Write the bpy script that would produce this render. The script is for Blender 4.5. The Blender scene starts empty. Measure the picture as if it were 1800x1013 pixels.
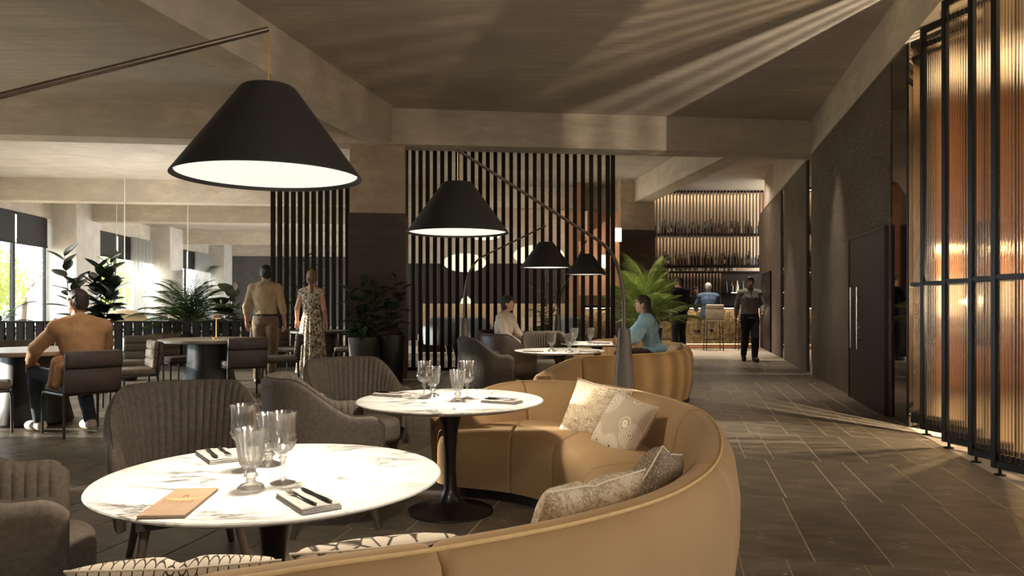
import bpy, bmesh, math, random
import numpy as np
from mathutils import Vector as V, Matrix as Mx, Euler, noise as NZ
PI = math.pi; sin = math.sin; cos = math.cos
R = random.Random(7)
sc = bpy.context.scene; COL = sc.collection
E = 1.28            # eye height, metres
F = 1305.0          # focal length in pixels of the 1800 px frame

# ---------------------------------------------------------------- camera
cam = bpy.data.objects.new('camera', bpy.data.cameras.new('camera')); COL.objects.link(cam)
cam.location = (0, 0, E); cam.rotation_euler = (PI / 2, 0, 0)
cam.data.sensor_width = 36; cam.data.lens = F / 1800 * 36; cam.data.shift_y = 28 / 1800
cam.data.clip_end = 300; cam.data.clip_start = .02
sc.camera = cam
# ---------------------------------------------------------------- exposure
sc.view_settings.view_transform = 'Standard'; sc.view_settings.look = 'None'
sc.view_settings.gamma = 1; sc.view_settings.exposure = 0.0; sc.view_settings.use_curve_mapping = False
cy = sc.cycles
cy.max_bounces = 7; cy.diffuse_bounces = 4; cy.glossy_bounces = 3; cy.transmission_bounces = 6; cy.transparent_max_bounces = 24
cy.sample_clamp_indirect = 3.0; cy.caustics_reflective = False; cy.caustics_refractive = False; cy.use_denoising = True
# ---------------------------------------------------------------- world and sun
w = bpy.data.worlds.new('world'); sc.world = w; w.use_nodes = True
bg = w.node_tree.nodes['Background']; bg.inputs[0].default_value = (0.86, 0.94, 1.0, 1); bg.inputs[1].default_value = 17.0

def lamp(name, typ, loc, power, col=(1, .87, .71), aim=None, size=.1, size_y=None, parent=None, blend=.5, angle=80, spread=None):
    d = bpy.data.lights.new(name, typ); d.color = col; d.energy = power
    if typ == 'AREA':
        d.shape = 'DISK' if size_y is None else 'RECTANGLE'; d.size = size
        if size_y: d.size_y = size_y
        if spread: d.spread = math.radians(spread)
    elif typ == 'SPOT':
        d.shadow_soft_size = size; d.spot_size = math.radians(angle); d.spot_blend = blend
    elif typ == 'POINT': d.shadow_soft_size = size
    o = bpy.data.objects.new(name, d); COL.objects.link(o); o.location = loc
    if aim is not None: o.rotation_euler = (V(aim) - V(loc)).to_track_quat('-Z', 'Y').to_euler()
    if parent: o.parent = parent
    return o

sun = lamp('sun', 'SUN', (-20, 0, 8), 15.0, (1, .90, .76), aim=(-20 + .9, -.04, 8 - .175)); sun.data.angle = .012
# unseen ceiling spots on the corridor; dining-side ones added to brighten floor and plants
WARM = (1, .87, .71)
SPOTS = [(3.3, 10.4, 230, 52), (4.40, 11.3, 330, 46), (2.2, 6.3, 150, 60), (3.1, 5.9, 110, 48), (5.25, 16.3, 420, 50), (5.2, 19.6, 1000, 58), (4.7, 13.9, 60, 40), (2.95, 16.0, 1100, 30), (-4.2, 9.4, 190, 60), (-2.5, 11.3, 90, 40), (-3.1, 4.9, 110, 48), (1.0, 3.4, 34, 50)]
for x, y, p, an in SPOTS:
    lamp('unseen_ceiling_spot', 'SPOT', (x, y, 4.5), p, WARM, aim=(x, y, 0), size=.05, angle=an, blend=.9)
lamp('unseen_ceiling_spot', 'SPOT', (-3.0, 5.9, 4.5), 260, WARM, aim=(-4.1, 7.2, .8), size=.05, angle=38, blend=.8)  # added to brighten the back of the man in the blazer
lamp('screen_room_glow', 'AREA', (7.4, 9.6, 4.3), 45, (1, .82, .58), aim=(7.4, 9.8, 0), size=2.5)
lamp('screen_panel_fill', 'AREA', (7.6, 11.72, 1.04), 14, (1, .93, .82), aim=(7.6, 12.0, 1.6), size=3.4, size_y=.06)  # fill added to brighten the pale panel behind the screens
lamp('screen_shelf_glow', 'AREA', (7.6, 11.7, 2.12), 110, (1, .82, .56), aim=(7.6, 11.55, 0), size=3.4, size_y=.08)
lamp('screen_room_glow', 'AREA', (6.2, 4.6, 4.3), 45, (1, .84, .62), aim=(6.2, 4.6, 0), size=2.5)
lamp('lounge_glow', 'AREA', (0, 17.6, 4.3), 60, WARM, aim=(0, 19, 0), size=2.5)
lamp('bar_glow', 'AREA', (5.4, 20.4, 4.6), 60, WARM, aim=(5.4, 21.6, 0), size=2.5, size_y=.6)
lamp('bay_ceiling_fill', 'AREA', (-8.5, 17.4, 1.0), 170, (1, .95, .88), aim=(-8.3, 17.6, 5), size=3)  # upward fill added to brighten the window-bay ceiling
lamp('bay_ceiling_fill', 'AREA', (-9, 28, 1.0), 130, (1, .95, .88), aim=(-9, 28.2, 5), size=4)  # second added fill, for the farther bay ceiling
lamp('hall_fill', 'AREA', (-.5, -2.4, 2.6), 14, (1, .88, .72), aim=(.8, 6, 2.6), size=4)  # ambient fill added behind the viewer
lamp('hall_ceiling_fill', 'AREA', (.8, -1.2, 2.0), 55, (1, .88, .72), aim=(1.2, 5.5, 4.6), size=1.2, spread=120)  # unseen fill added to brighten the hall ceiling

# ---------------------------------------------------------------- helpers: pixels of the photograph to points of the place
def P(u, v, h=0.0):
    y = F * (E - h) / (v - 534.5); return V(((u - 900) * y / F, y, h))
def Q(u, y, h=0.0): return V(((u - 900) * y / F, y, h))
def HV(v, y): return E - (v - 534.5) * y / F
A_ = math.radians(12.95); B_ = math.radians(-6.6)
def GA(xa, ya, z=0): return V((xa * cos(A_) + ya * sin(A_), -xa * sin(A_) + ya * cos(A_), z))

# ---------------------------------------------------------------- materials
def lin(c):
    r = []
    for x in c[:3]:
        x /= 255; r.append(x / 12.92 if x <= .04045 else ((x + .055) / 1.055) ** 2.4)
    return (*r, 1)
MATS = {}
def mat(name):
    m = bpy.data.materials.new(name); m.use_nodes = True; nt = m.node_tree
    return m, nt, nt.nodes['Principled BSDF'], nt.nodes['Material Output']
def nn(nt, t, **kw):
    n = nt.nodes.new(t)
    for k, v in kw.items():
        if k in n.inputs.keys() if isinstance(k, str) else False: n.inputs[k].default_value = v
        else: setattr(n, k, v)
    return n
def L(nt, a, b): nt.links.new(a, b)
def coords(nt, stretch=(1, 1, 1), coord='Object', rot=(0, 0, 0)):
    t = nt.nodes.new('ShaderNodeTexCoord'); mp = nt.nodes.new('ShaderNodeMapping')
    mp.inputs['Scale'].default_value = stretch; mp.inputs['Rotation'].default_value = rot
    L(nt, t.outputs[coord], mp.inputs[0]); return mp.outputs[0]
def noise(nt, vec, scale, detail=4, rough=.55, dist=0):
    n = nt.nodes.new('ShaderNodeTexNoise'); n.inputs['Scale'].default_value = scale; n.inputs['Detail'].default_value = detail
    n.inputs['Roughness'].default_value = rough; n.inputs['Distortion'].default_value = dist; L(nt, vec, n.inputs['Vector']); return n.outputs[0]
def ramp(nt, fac, stops):
    r = nt.nodes.new('ShaderNodeValToRGB'); el = r.color_ramp.elements
    while len(el) < len(stops): el.new(.5)
    for e, (p, c) in zip(el, stops): e.position = p; e.color = c if len(c) == 4 else lin(c)
    L(nt, fac, r.inputs[0]); return r.outputs[0]
def mixc(nt, fac, a, b, blend='MIX'):
    m = nt.nodes.new('ShaderNodeMix'); m.data_type = 'RGBA'; m.blend_type = blend
    for s, x in ((m.inputs[0], fac), (m.inputs[6], a), (m.inputs[7], b)):
        if hasattr(x, 'node'): L(nt, x, s)
        else: s.default_value = x
    return m.outputs[2]
def math_(nt, op, a, b=0, c=None):
    m = nt.nodes.new('ShaderNodeMath'); m.operation = op
    for s, x in zip(m.inputs, (a, b, c)):
        if x is None: continue
        if hasattr(x, 'node'): L(nt, x, s)
        else: s.default_value = x
    return m.outputs[0]
def bump(nt, bsdf, h, strength, dist=.01):
    b = nt.nodes.new('ShaderNodeBump'); b.inputs['Strength'].default_value = strength; b.inputs['Distance'].default_value = dist
    L(nt, h, b.inputs['Height']); L(nt, b.outputs[0], bsdf.inputs['Normal'])
def M(name, c1, c2=None, rough=.5, metal=0, scale=6, detail=5, lo=.35, hi=.65, stretch=(1, 1, 1), bmp=0, bscale=None, sheen=0, coat=0, spec=.5):
    m, nt, b, o = mat(name)
    vec = coords(nt, stretch); n = noise(nt, vec, scale, detail)
    c2 = c2 or tuple(x * .8 for x in c1)
    L(nt, ramp(nt, n, [(lo, lin(c1)), (hi, lin(c2))]), b.inputs['Base Color'])
    b.inputs['Roughness'].default_value = rough; b.inputs['Metallic'].default_value = metal
    b.inputs['Sheen Weight'].default_value = sheen; b.inputs['Coat Weight'].default_value = coat; b.inputs['Specular IOR Level'].default_value = spec
    if sheen: b.inputs['Sheen Roughness'].default_value = .4; b.inputs['Sheen Tint'].default_value = lin(c1)
    if bmp: bump(nt, b, noise(nt, vec, bscale or scale * 8, 3), bmp)
    MATS[name] = m; return m
def emis(name, col, strength):
    m, nt, b, o = mat(name); nt.nodes.remove(b); e = nt.nodes.new('ShaderNodeEmission')
    n = noise(nt, coords(nt), 1.5, 1)
    L(nt, ramp(nt, n, [(.2, tuple(x * .96 for x in col)), (.8, col)]), e.inputs[0])
    e.inputs[1].default_value = strength; L(nt, e.outputs[0], o.inputs[0]); MATS[name] = m; return m

# concrete with board marks
def concrete(name, c1, c2, stretch, rough=.75):
    m, nt, b, o = mat(name); vec = coords(nt, stretch); v1 = coords(nt)
    n1 = noise(nt, vec, 3.2, 6, .7); n2 = noise(nt, v1, 1.1, 4); n3 = noise(nt, v1, 6, 2)
    col = ramp(nt, n1, [(.3, lin(c2)), (.55, lin(c1)), (.75, lin(tuple(min(255, x * 1.1) for x in c1)))])
    col = mixc(nt, ramp(nt, n2, [(.35, (0, 0, 0, 1)), (.7, (1, 1, 1, 1))]), col, lin(tuple(x * .87 for x in c1)))
    pits = ramp(nt, n3, [(.72, (0, 0, 0, 1)), (.76, (1, 1, 1, 1))]); col = mixc(nt, pits, col, lin(c2))
    L(nt, col, b.inputs['Base Color']); b.inputs['Roughness'].default_value = rough; bump(nt, b, n1, .25); MATS[name] = m
concrete('ceiling_concrete', (200, 190, 178), (172, 161, 149), (.35, 5, 5))
concrete('beam_concrete', (208, 196, 179), (184, 169, 149), (.6, .6, 2.2))
concrete('column_concrete', (186, 168, 146), (160, 140, 118), (1, 1, 2))
M('pale_plaster', (214, 206, 194), (196, 188, 176), .8, scale=2, bmp=.1)
M('screen_room_wood', (182, 138, 94), (170, 127, 84), .6, scale=1, stretch=(1, 1, 2))
def textured_wall():
    m, nt, b, o = mat('textured_plaster'); v = coords(nt, (1, 1, 5)); v0 = coords(nt)
    n = noise(nt, v, 4, 8, .75, .2); n0 = noise(nt, v0, 1.3, 3); n2 = noise(nt, v, 22, 4, .7)
    L(nt, ramp(nt, n0, [(.3, (146, 128, 110)), (.7, (128, 110, 93))]), b.inputs['Base Color'])
    b.inputs['Roughness'].default_value = .82
    h = math_(nt, 'ADD', math_(nt, 'MULTIPLY', ramp(nt, n, [(.42, (0, 0, 0, 1)), (.6, (1, 1, 1, 1))]), .8), math_(nt, 'MULTIPLY', n2, .5))
    bump(nt, b, h, .9, .05); MATS['textured_plaster'] = m
textured_wall()
def tile_mat():
    m, nt, b, o = mat('stone_tile'); v = coords(nt, (1.0, 2.6, 1), rot=(0, 0, A_)); v0 = coords(nt); oi = nt.nodes.new('ShaderNodeObjectInfo')
    n = noise(nt, v, 2.6, 7, .62, .3); n2 = noise(nt, v, 5.5, 8, .7, 1.2); n3 = noise(nt, v0, .9, 3)
    c = ramp(nt, n, [(.3, (82, 73, 62)), (.5, (112, 101, 87)), (.72, (142, 130, 114))])
    c = mixc(nt, math_(nt, 'MULTIPLY', oi.outputs['Random'], .35), c, lin((70, 62, 54)))
    vein = ramp(nt, n2, [(.635, (0, 0, 0, 1)), (.67, (1, 1, 1, 1))])
    msk = ramp(nt, n3, [(.48, (0, 0, 0, 1)), (.62, (1, 1, 1, 1))])
    c = mixc(nt, math_(nt, 'MULTIPLY', vein, msk), c, lin((226, 214, 198)))
    L(nt, c, b.inputs['Base Color']); b.inputs['Roughness'].default_value = .42; bump(nt, b, n, .12); MATS['stone_tile'] = m
tile_mat()
M('grout', (196, 178, 150), (176, 160, 136), .8, scale=20)
M('pale_stone_floor', (190, 178, 162), (168, 155, 138), .4, scale=1.6, stretch=(1, 3, 1))
M('black_metal', (26, 24, 22), (20, 18, 17), .42, .6, scale=30)
M('dark_door', (24, 21, 19), (19, 17, 15), .5, 0, scale=4)
M('steel', (190, 184, 176), (170, 164, 156), .28, 1, scale=30)
M('dark_wood', (38, 30, 25), (27, 21, 17), .7, spec=.15, scale=3, stretch=(6, 6, .5), bmp=.1)
M('grey_wood', (44, 38, 34), (33, 28, 25), .75, spec=.12, scale=3, stretch=(6, 6, .5), bmp=.1)
M('brown_cladding', (74, 56, 44), (60, 45, 36), .6, scale=2, stretch=(1, 1, 6))
M('dark_grey_wall', (84, 80, 78), (74, 70, 68), .7, scale=2)
M('charcoal_wall', (58, 50, 46), (48, 42, 38), .7, scale=2)
M('copper_wall', (176, 124, 90), (150, 104, 74), .5, scale=2)
def mirror():
    m, nt, b, o = mat('bronze_mirror'); b.inputs['Metallic'].default_value = 1; b.inputs['Roughness'].default_value = .03
    L(nt, ramp(nt, noise(nt, coords(nt), 2, 2), [(.3, (150, 134, 118)), (.7, (142, 126, 110))]), b.inputs['Base Color']); MATS['mirror'] = m
mirror()
def glassy(name, tint, rmin=.04, rough=.02, edge=.9, gl=(1, 1, 1, 1), blend=.35):
    m, nt, b, o = mat(name); nt.nodes.remove(b)
    t = nt.nodes.new('ShaderNodeBsdfTransparent'); g = nt.nodes.new('ShaderNodeBsdfGlossy'); mx = nt.nodes.new('ShaderNodeMixShader')
    lw = nt.nodes.new('ShaderNodeLayerWeight'); lw.inputs[0].default_value = blend
    f = math_(nt, 'ADD', math_(nt, 'MULTIPLY', lw.outputs['Facing'], edge), rmin)
    L(nt, ramp(nt, noise(nt, coords(nt), 3, 1), [(.2, tint), (.8, tint)]), t.inputs[0]); g.inputs[0].default_value = gl; g.inputs['Roughness'].default_value = rough
    L(nt, f, mx.inputs[0]); L(nt, t.outputs[0], mx.inputs[1]); L(nt, g.outputs[0], mx.inputs[2]); L(nt, mx.outputs[0], o.inputs[0]); MATS[name] = m
glassy('window_glass', (.96, .98, .98, 1), .03, .01, .25)
glassy('goblet_glass', (.95, .94, .92, 1), .10, .06, .85, blend=.5)
def glint(name, f):   # cut glass scatters a little of the lamp light
    nt = MATS[name].node_tree; o = nt.nodes['Material Output']; d = nt.nodes.new('ShaderNodeBsdfTranslucent'); mx = nt.nodes.new('ShaderNodeMixShader'); mx.inputs[0].default_value = f
    s = o.inputs[0].links[0].from_socket; L(nt, s, mx.inputs[1]); L(nt, d.outputs[0], mx.inputs[2]); L(nt, mx.outputs[0], o.inputs[0])
glint('goblet_glass', .07)
def fluted():
    m, nt, b, o = mat('fluted_glass'); nt.nodes.remove(b)
    t = nt.nodes.new('ShaderNodeBsdfTransparent'); r = nt.nodes.new('ShaderNodeBsdfRefraction'); g = nt.nodes.new('ShaderNodeBsdfGlossy')
    c = ramp(nt, noise(nt, coords(nt), 2, 2), [(.3, (.95, .87, .74, 1)), (.7, (.92, .84, .70, 1))])
    L(nt, c, t.inputs[0]); L(nt, c, r.inputs[0]); r.inputs['Roughness'].default_value = .27; r.inputs['IOR'].default_value = 1.15
    g.inputs['Roughness'].default_value = .25
    m1 = nt.nodes.new('ShaderNodeMixShader'); m1.inputs[0].default_value = .52; L(nt, t.outputs[0], m1.inputs[1]); L(nt, r.outputs[0], m1.inputs[2])
    m2 = nt.nodes.new('ShaderNodeMixShader'); m2.inputs[0].default_value = .07; L(nt, m1.outputs[0], m2.inputs[1]); L(nt, g.outputs[0], m2.inputs[2])
    L(nt, m2.outputs[0], o.inputs[0]); MATS['fluted_glass'] = m
fluted()
def velvet(name, c1, c2):
    m, nt, b, o = mat(name); v = coords(nt); n = noise(nt, v, 2.2, 3); n2 = noise(nt, v, 160, 3, .7)
    c = ramp(nt, n, [(.3, lin(c1)), (.7, lin(c2))]); c = mixc(nt, math_(nt, 'MULTIPLY', n2, .35), c, lin(tuple(x * .72 for x in c1)))
    L(nt, c, b.inputs['Base Color']); b.inputs['Roughness'].default_value = .75; b.inputs['Sheen Weight'].default_value = .2
    b.inputs['Sheen Roughness'].default_value = .35; b.inputs['Sheen Tint'].default_value = lin((230, 206, 172)); b.inputs['Specular IOR Level'].default_value = .2
    bump(nt, b, n2, .12, .004); MATS[name] = m
velvet('tan_velvet', (168, 136, 98), (156, 124, 86))
M('tan_piping', (200, 168, 118), (190, 156, 106), .6, scale=40)
M('taupe_fabric', (98, 87, 76), (84, 74, 64), .85, scale=50, detail=2, bmp=.2, bscale=300, sheen=.15)
M('dark_fabric', (66, 59, 53), (54, 48, 43), .85, scale=50, detail=2, bmp=.2, bscale=300, sheen=.1)
M('brown_leather', (70, 54, 44), (58, 44, 36), .5, scale=9, bmp=.15, bscale=80)
M('seat_fabric', (116, 104, 90), (100, 90, 78), .85, scale=30, bmp=.15, bscale=200)
M('leg_wood', (96, 80, 66), (76, 62, 50), .45, scale=5, stretch=(6, 6, .6))
M('pale_leg_wood', (124, 104, 86), (104, 86, 70), .5, scale=5, stretch=(6, 6, .6))
M('chair_metal', (60, 54, 48), (50, 45, 40), .4, .5, scale=20)
M('pedestal_black', (32, 28, 25), (26, 22, 20), .35, .3, scale=10, coat=.2)
M('table_dark_stone', (40, 36, 32), (26, 23, 21), .55, scale=3, lo=.4, hi=.6, detail=8)
M('table_top_stone', (150, 138, 122), (120, 108, 94), .3, scale=4)
def marble():
    m, nt, b, o = mat('white_marble'); v = coords(nt, (1, 2.4, 1), rot=(0, 0, .5)); v0 = coords(nt)
    n = noise(nt, v, 2.2, 9, .62, .9); d = math_(nt, 'ABSOLUTE', math_(nt, 'SUBTRACT', n, .5))
    line = ramp(nt, d, [(0, (1, 1, 1, 1)), (.022, (.45, .45, .45, 1)), (.06, (0, 0, 0, 1))])
    msk = ramp(nt, noise(nt, v0, 2.6, 4), [(.42, (0, 0, 0, 1)), (.60, (1, 1, 1, 1))])
    c = mixc(nt, math_(nt, 'MULTIPLY', line, msk), lin((232, 229, 222)), lin((62, 59, 58)))
    soft = ramp(nt, noise(nt, v, 1.4, 6), [(.5, (0, 0, 0, 1)), (.8, (1, 1, 1, 1))]); c = mixc(nt, math_(nt, 'MULTIPLY', soft, .35), c, lin((190, 186, 182)))
    L(nt, c, b.inputs['Base Color']); b.inputs['Roughness'].default_value = .22; MATS['white_marble'] = m
marble()
M('lamp_black', (24, 22, 20), (20, 18, 17), .55, .1, scale=20)
M('lamp_bronze', (92, 78, 66), (78, 66, 56), .38, .6, scale=20)
M('lamp_base', (96, 84, 74), (82, 72, 62), .5, .2, scale=8)
emis('lamp_glow', (1.0, .93, .80, 1), 1.12)
emis('lantern_glow', (1.0, .90, .62, 1), 1.25)
emis('strip_glow', (1.0, .84, .58, 1), 6)
emis('wall_light_glow', (1.0, .80, .50, 1), 3)
M('cloth_napkin', (184, 176, 168), (168, 160, 152), .85, scale=40, bmp=.15, bscale=300)
M('cutlery_black', (30, 27, 24), (24, 21, 19), .3, .8, scale=20)
M('cutlery_tip', (150, 128, 92), (130, 108, 76), .3, .9, scale=20)
M('menu_leather', (162, 132, 104), (152, 122, 94), .55, scale=20, bmp=.1)
M('menu_gold', (232, 196, 140), (222, 184, 126), .4, .4, scale=20)
M('menu_ink', (130, 92, 58), (120, 84, 52), .6, scale=20)
M('brass', (206, 160, 84), (190, 144, 70), .3, .9, scale=20)
M('white_sheer', (236, 234, 228), (224, 222, 216), .9, scale=10)
M('blind_fabric', (46, 42, 38), (38, 35, 32), .7, scale=10)
M('soil', (40, 32, 26), (30, 24, 20), .9, scale=30)
M('planter_taupe', (74, 64, 56), (64, 55, 48), .6, scale=8)
M('planter_black', (30, 28, 26), (24, 22, 21), .5, scale=8)
M('bark', (82, 66, 48), (60, 48, 36), .85, scale=20)
def leafm(name, c1, c2, tl=.25, rough=.4):
    m, nt, b, o = mat(name); n = noise(nt, coords(nt), 9, 3); oi = nt.nodes.new('ShaderNodeObjectInfo')
    c = ramp(nt, n, [(.3, lin(c1)), (.7, lin(c2))]); c = mixc(nt, math_(nt, 'MULTIPLY', oi.outputs['Random'], .5), c, lin(tuple(x * .6 for x in c1)))
    L(nt, c, b.inputs['Base Color']); b.inputs['Roughness'].default_value = rough
    t = nt.nodes.new('ShaderNodeBsdfTranslucent'); L(nt, c, t.inputs[0]); mx = nt.nodes.new('ShaderNodeMixShader'); mx.inputs[0].default_value = tl
    L(nt, b.outputs[0], mx.inputs[1]); L(nt, t.outputs[0], mx.inputs[2]); L(nt, mx.outputs[0], o.inputs[0]); MATS[name] = m
leafm('rubber_leaf', (44, 56, 38), (30, 40, 28), .15, .3)
leafm('palm_leaf', (84, 104, 56), (56, 78, 40), .3)
leafm('bright_palm_leaf', (150, 166, 84), (112, 134, 62), .3)
leafm('broad_leaf', (64, 84, 44), (44, 62, 34), .25)
leafm('tree_leaf', (176, 178, 84), (120, 142, 60), .5, .6)
leafm('blossom', (238, 214, 206), (226, 190, 180), .5, .6)
M('spathe_white', (240, 236, 226), (230, 224, 210), .5, scale=10)
M('shadow_line', (40, 36, 33), (36, 32, 30), .8, scale=10)
# ---------------------------------------------------------------- mesh helpers
class MB:
    def __init__(s): s.v = []; s.f = []
    def add(s, vs, fs):
        o = len(s.v); s.v += [tuple(x) for x in vs]; s.f += [tuple(i + o for i in f) for f in fs]; return s
    def box(s, c, d, rz=0, mx=None):
        hx, hy, hz = d[0] / 2, d[1] / 2, d[2] / 2; c = V(c)
        rm = mx or Mx.Rotation(rz, 3, 'Z')
        vs = [c + rm @ V((x, y, z)) for z in (-hz, hz) for x, y in ((-hx, -hy), (hx, -hy), (hx, hy), (-hx, hy))]
        return s.add(vs, [(3, 2, 1, 0), (4, 5, 6, 7), (0, 1, 5, 4), (1, 2, 6, 5), (2, 3, 7, 6), (3, 0, 4, 7)])
    def hexa(s, bot, top):   # two quads (counter-clockwise seen from above)
        return s.add(list(bot) + list(top), [(3, 2, 1, 0), (4, 5, 6, 7), (0, 1, 5, 4), (1, 2, 6, 5), (2, 3, 7, 6), (3, 0, 4, 7)])
    def rings(s, rr, closed=True, cap=(True, True), loop=False):
        n = len(rr[0]); vs = [p for r in rr for p in r]; fs = []; m = len(rr)
        for i in range(m if loop else m - 1):
            a = i * n; b = ((i + 1) % m) * n
            for j in range(n if closed else n - 1):
                k = (j + 1) % n; fs.append((a + j, a + k, b + k, b + j))
        if closed and not loop:
            if cap[0]: fs.append(tuple(range(n - 1, -1, -1)))
            if cap[1]: fs.append(tuple(range((m - 1) * n, m * n)))
        return s.add(vs, fs)
    def tube(s, pts, rad, n=8, cap=(True, True)):
        pts = [V(p) for p in pts]; m = len(pts)
        if not hasattr(rad, '__len__'): rad = [rad] * m
        t0 = (pts[1] - pts[0]).normalized(); up = V((0, 0, 1)) if abs(t0.z) < .9 else V((1, 0, 0))
        x = t0.cross(up).normalized(); rr = []
        for i in range(m):
            t = (pts[min(i + 1, m - 1)] - pts[max(i - 1, 0)]).normalized()
            x = (x - t * x.dot(t)).normalized(); y = t.cross(x)
            rr.append([pts[i] + (x * cos(2 * PI * k / n) + y * sin(2 * PI * k / n)) * rad[i] for k in range(n)])
        return s.rings(rr, True, cap)
    def lathe(s, prof, n=32, c=(0, 0, 0), mod=None, sx=1, sy=1, cap=(True, True)):
        c = V(c); rr = []
        for i, (r, z) in enumerate(prof):
            ring = []
            for k in range(n):
                a = 2 * PI * k / n; q = r * (mod(a, i, r, z) if mod else 1)
                ring.append(c + V((q * cos(a) * sx, q * sin(a) * sy, z)))
            rr.append(ring)
        return s.rings(rr, True, cap)
    def me(s, name, smooth=True, ang=40):
        m = bpy.data.meshes.new(name); m.from_pydata(s.v, [], s.f); m.update()
        bm = bmesh.new(); bm.from_mesh(m); bmesh.ops.recalc_face_normals(bm, faces=bm.faces); bm.to_mesh(m); bm.free()
        if smooth: m.shade_smooth(); m.set_sharp_from_angle(angle=math.radians(ang))
        return m
    def ob(s, name, mt, par=None, loc=(0, 0, 0), rot=(0, 0, 0), smooth=True, ang=40):
        return link(name, s.me(name, smooth, ang), mt, par, loc, rot)
def link(name, me, mt, par=None, loc=(0, 0, 0), rot=(0, 0, 0)):
    o = bpy.data.objects.new(name, me); COL.objects.link(o); o.location = loc; o.rotation_euler = rot
    if mt and not me.materials: me.materials.append(MATS[mt])
    if par: o.parent = par
    return o
def rbox(c, d, r=.01, seg=2, mx=None):   # a box with rounded edges, as one MB
    bm = bmesh.new(); bmesh.ops.create_cube(bm, size=1)
    for v in bm.verts: v.co = V((v.co.x * d[0], v.co.y * d[1], v.co.z * d[2]))
    bmesh.ops.bevel(bm, geom=list(bm.edges), offset=min(r, min(d) * .49), segments=seg, profile=.5, affect='EDGES')
    s = MB(); bm.verts.index_update(); c = V(c)
    s.add([c + (mx @ v.co if mx else v.co) for v in bm.verts], [tuple(v.index for v in f.verts) for f in bm.faces]); bm.free(); return s
def join(*mbs):
    s = MB()
    for m in mbs: s.add(m.v, m.f)
    return s
def tag(o, label=None, cat=None, group=None, kind=None):
    if label: o['label'] = label
    if cat: o['category'] = cat
    if group: o['group'] = group
    if kind: o['kind'] = kind
    return o
def thing(name, label, cat, loc=(0, 0, 0), rz=0, group=None):
    o = bpy.data.objects.new(name, None); COL.objects.link(o); o.empty_display_size = .1
    o.location = loc; o.rotation_euler = (0, 0, rz); return tag(o, label, cat, group)
def dup(o, loc=None, rz=None, label=None, group=None, parent=None, scale=None):
    c = o.copy(); COL.objects.link(c)
    if parent is not None: c.parent = parent
    if loc is not None: c.location = loc
    if rz is not None: c.rotation_euler = (0, 0, rz)
    if scale is not None: c.scale = (scale,) * 3
    if label: c['label'] = label
    if group: c['group'] = group
    for ch in list(o.children): dup(ch, parent=c)
    return c
def struct(name, mb, mt, par=None, smooth=False, loc=(0, 0, 0)):
    o = mb.ob(name, mt, par, loc, smooth=smooth); o['kind'] = 'structure'; return o
def face(d): return math.atan2(d[1], d[0]) - PI / 2     # rotation that turns local +Y to direction d
def crom(pts, n):   # Catmull-Rom through tuples
    pts = [np.array(p, float) for p in pts]; m = len(pts); out = []
    for k in range(n):
        t = k / (n - 1) * (m - 1); i = min(int(t), m - 2); f = t - i
        p0 = pts[max(i - 1, 0)]; p1 = pts[i]; p2 = pts[i + 1]; p3 = pts[min(i + 2, m - 1)]
        out.append(.5 * ((2 * p1) + (p2 - p0) * f + (2 * p0 - 5 * p1 + 4 * p2 - p3) * f * f + (3 * p1 - p0 - 3 * p2 + p3) * f ** 3))
    return out
def sst(a, b, x): t = min(1, max(0, (x - a) / (b - a))); return t * t * (3 - 2 * t)

# ================================================================ THE SETTING
CH = 4.58; BH = 3.98
# floor bed, tiles along the corridor grid
WX = 2.27    # the long right wall, in grid A
fl = struct('floor', MB().box((-3, 20, -.0485), (60, 60, .1)), 'grout')
tile_me = {}
def tile(wd):
    if wd not in tile_me:
        g = .0048
        tile_me[wd] = rbox((0, 0, 0), (wd - 2 * g, 1.25 - .004, .022), .002, 1).me('tile', False); tile_me[wd].materials.append(MATS['stone_tile'])
    return tile_me[wd]
tl = []
k0 = 0
for row in range(-1, 17):
    y0 = 1.42 + row * 1.25; rr = random.Random(row * 13 + 5); x = WX - rr.choice((.10, .3, .2)); first = True
    xe = WX
    while x > -14:
        wd = round(xe - x, 3); xc = (xe + x) / 2; c = GA(xc, y0 + .625, -.006)
        tl.append((c, wd)); xe = x; x -= rr.choice((.36, .36, .36, .225))
def vis(c):
    if c.y < 1.55: return 0
    u = 900 + F * c.x / c.y; v = 534.5 + F * E / c.y
    if not (-30 < u < 1830 and v < 1040): return 0
    wgt = 1 / c.y ** 2
    if 1240 < u or v < 720: wgt *= 4 if u > 1240 else 1
    elif u > 150 and v > 720: wgt *= .3
    return wgt
tl = [t for t in tl if t[0].y > -2 and t[0].y < 19.5 and not (t[0].y > 17.1 and t[0].x > 2.2)]
tl.sort(key=lambda t: -vis(t[0]))
bed = MB()
for i, (c, wd) in enumerate(tl):
    if i < 300 and vis(c) > 0:
        o = link('tile', tile(wd), None, fl, (c.x, c.y, c.z + R.uniform(-.0008, .0008)), (0, 0, -A_))
    else: bed.box((c.x, c.y, c.z), (wd - .0096, 1.246, .022), -A_)
o = bed.ob('tile_field', 'stone_tile', fl, smooth=False); o['kind'] = 'stuff'
struct('floor', MB().box((5.2, 20.6, .0), (6.4, 6.9, .012)), 'pale_stone_floor')
pf = MB(); q = [GA(WX, -3), GA(9, -3), GA(9, 12), GA(WX, 12)]
pf.hexa([p + V((0, 0, -.02)) for p in q], [p + V((0, 0, .006)) for p in q]); struct('floor', pf, 'pale_stone_floor')
struct('floor', MB().box((-7, 32, .0), (22, 25.6, .012)), 'pale_stone_floor')

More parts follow.
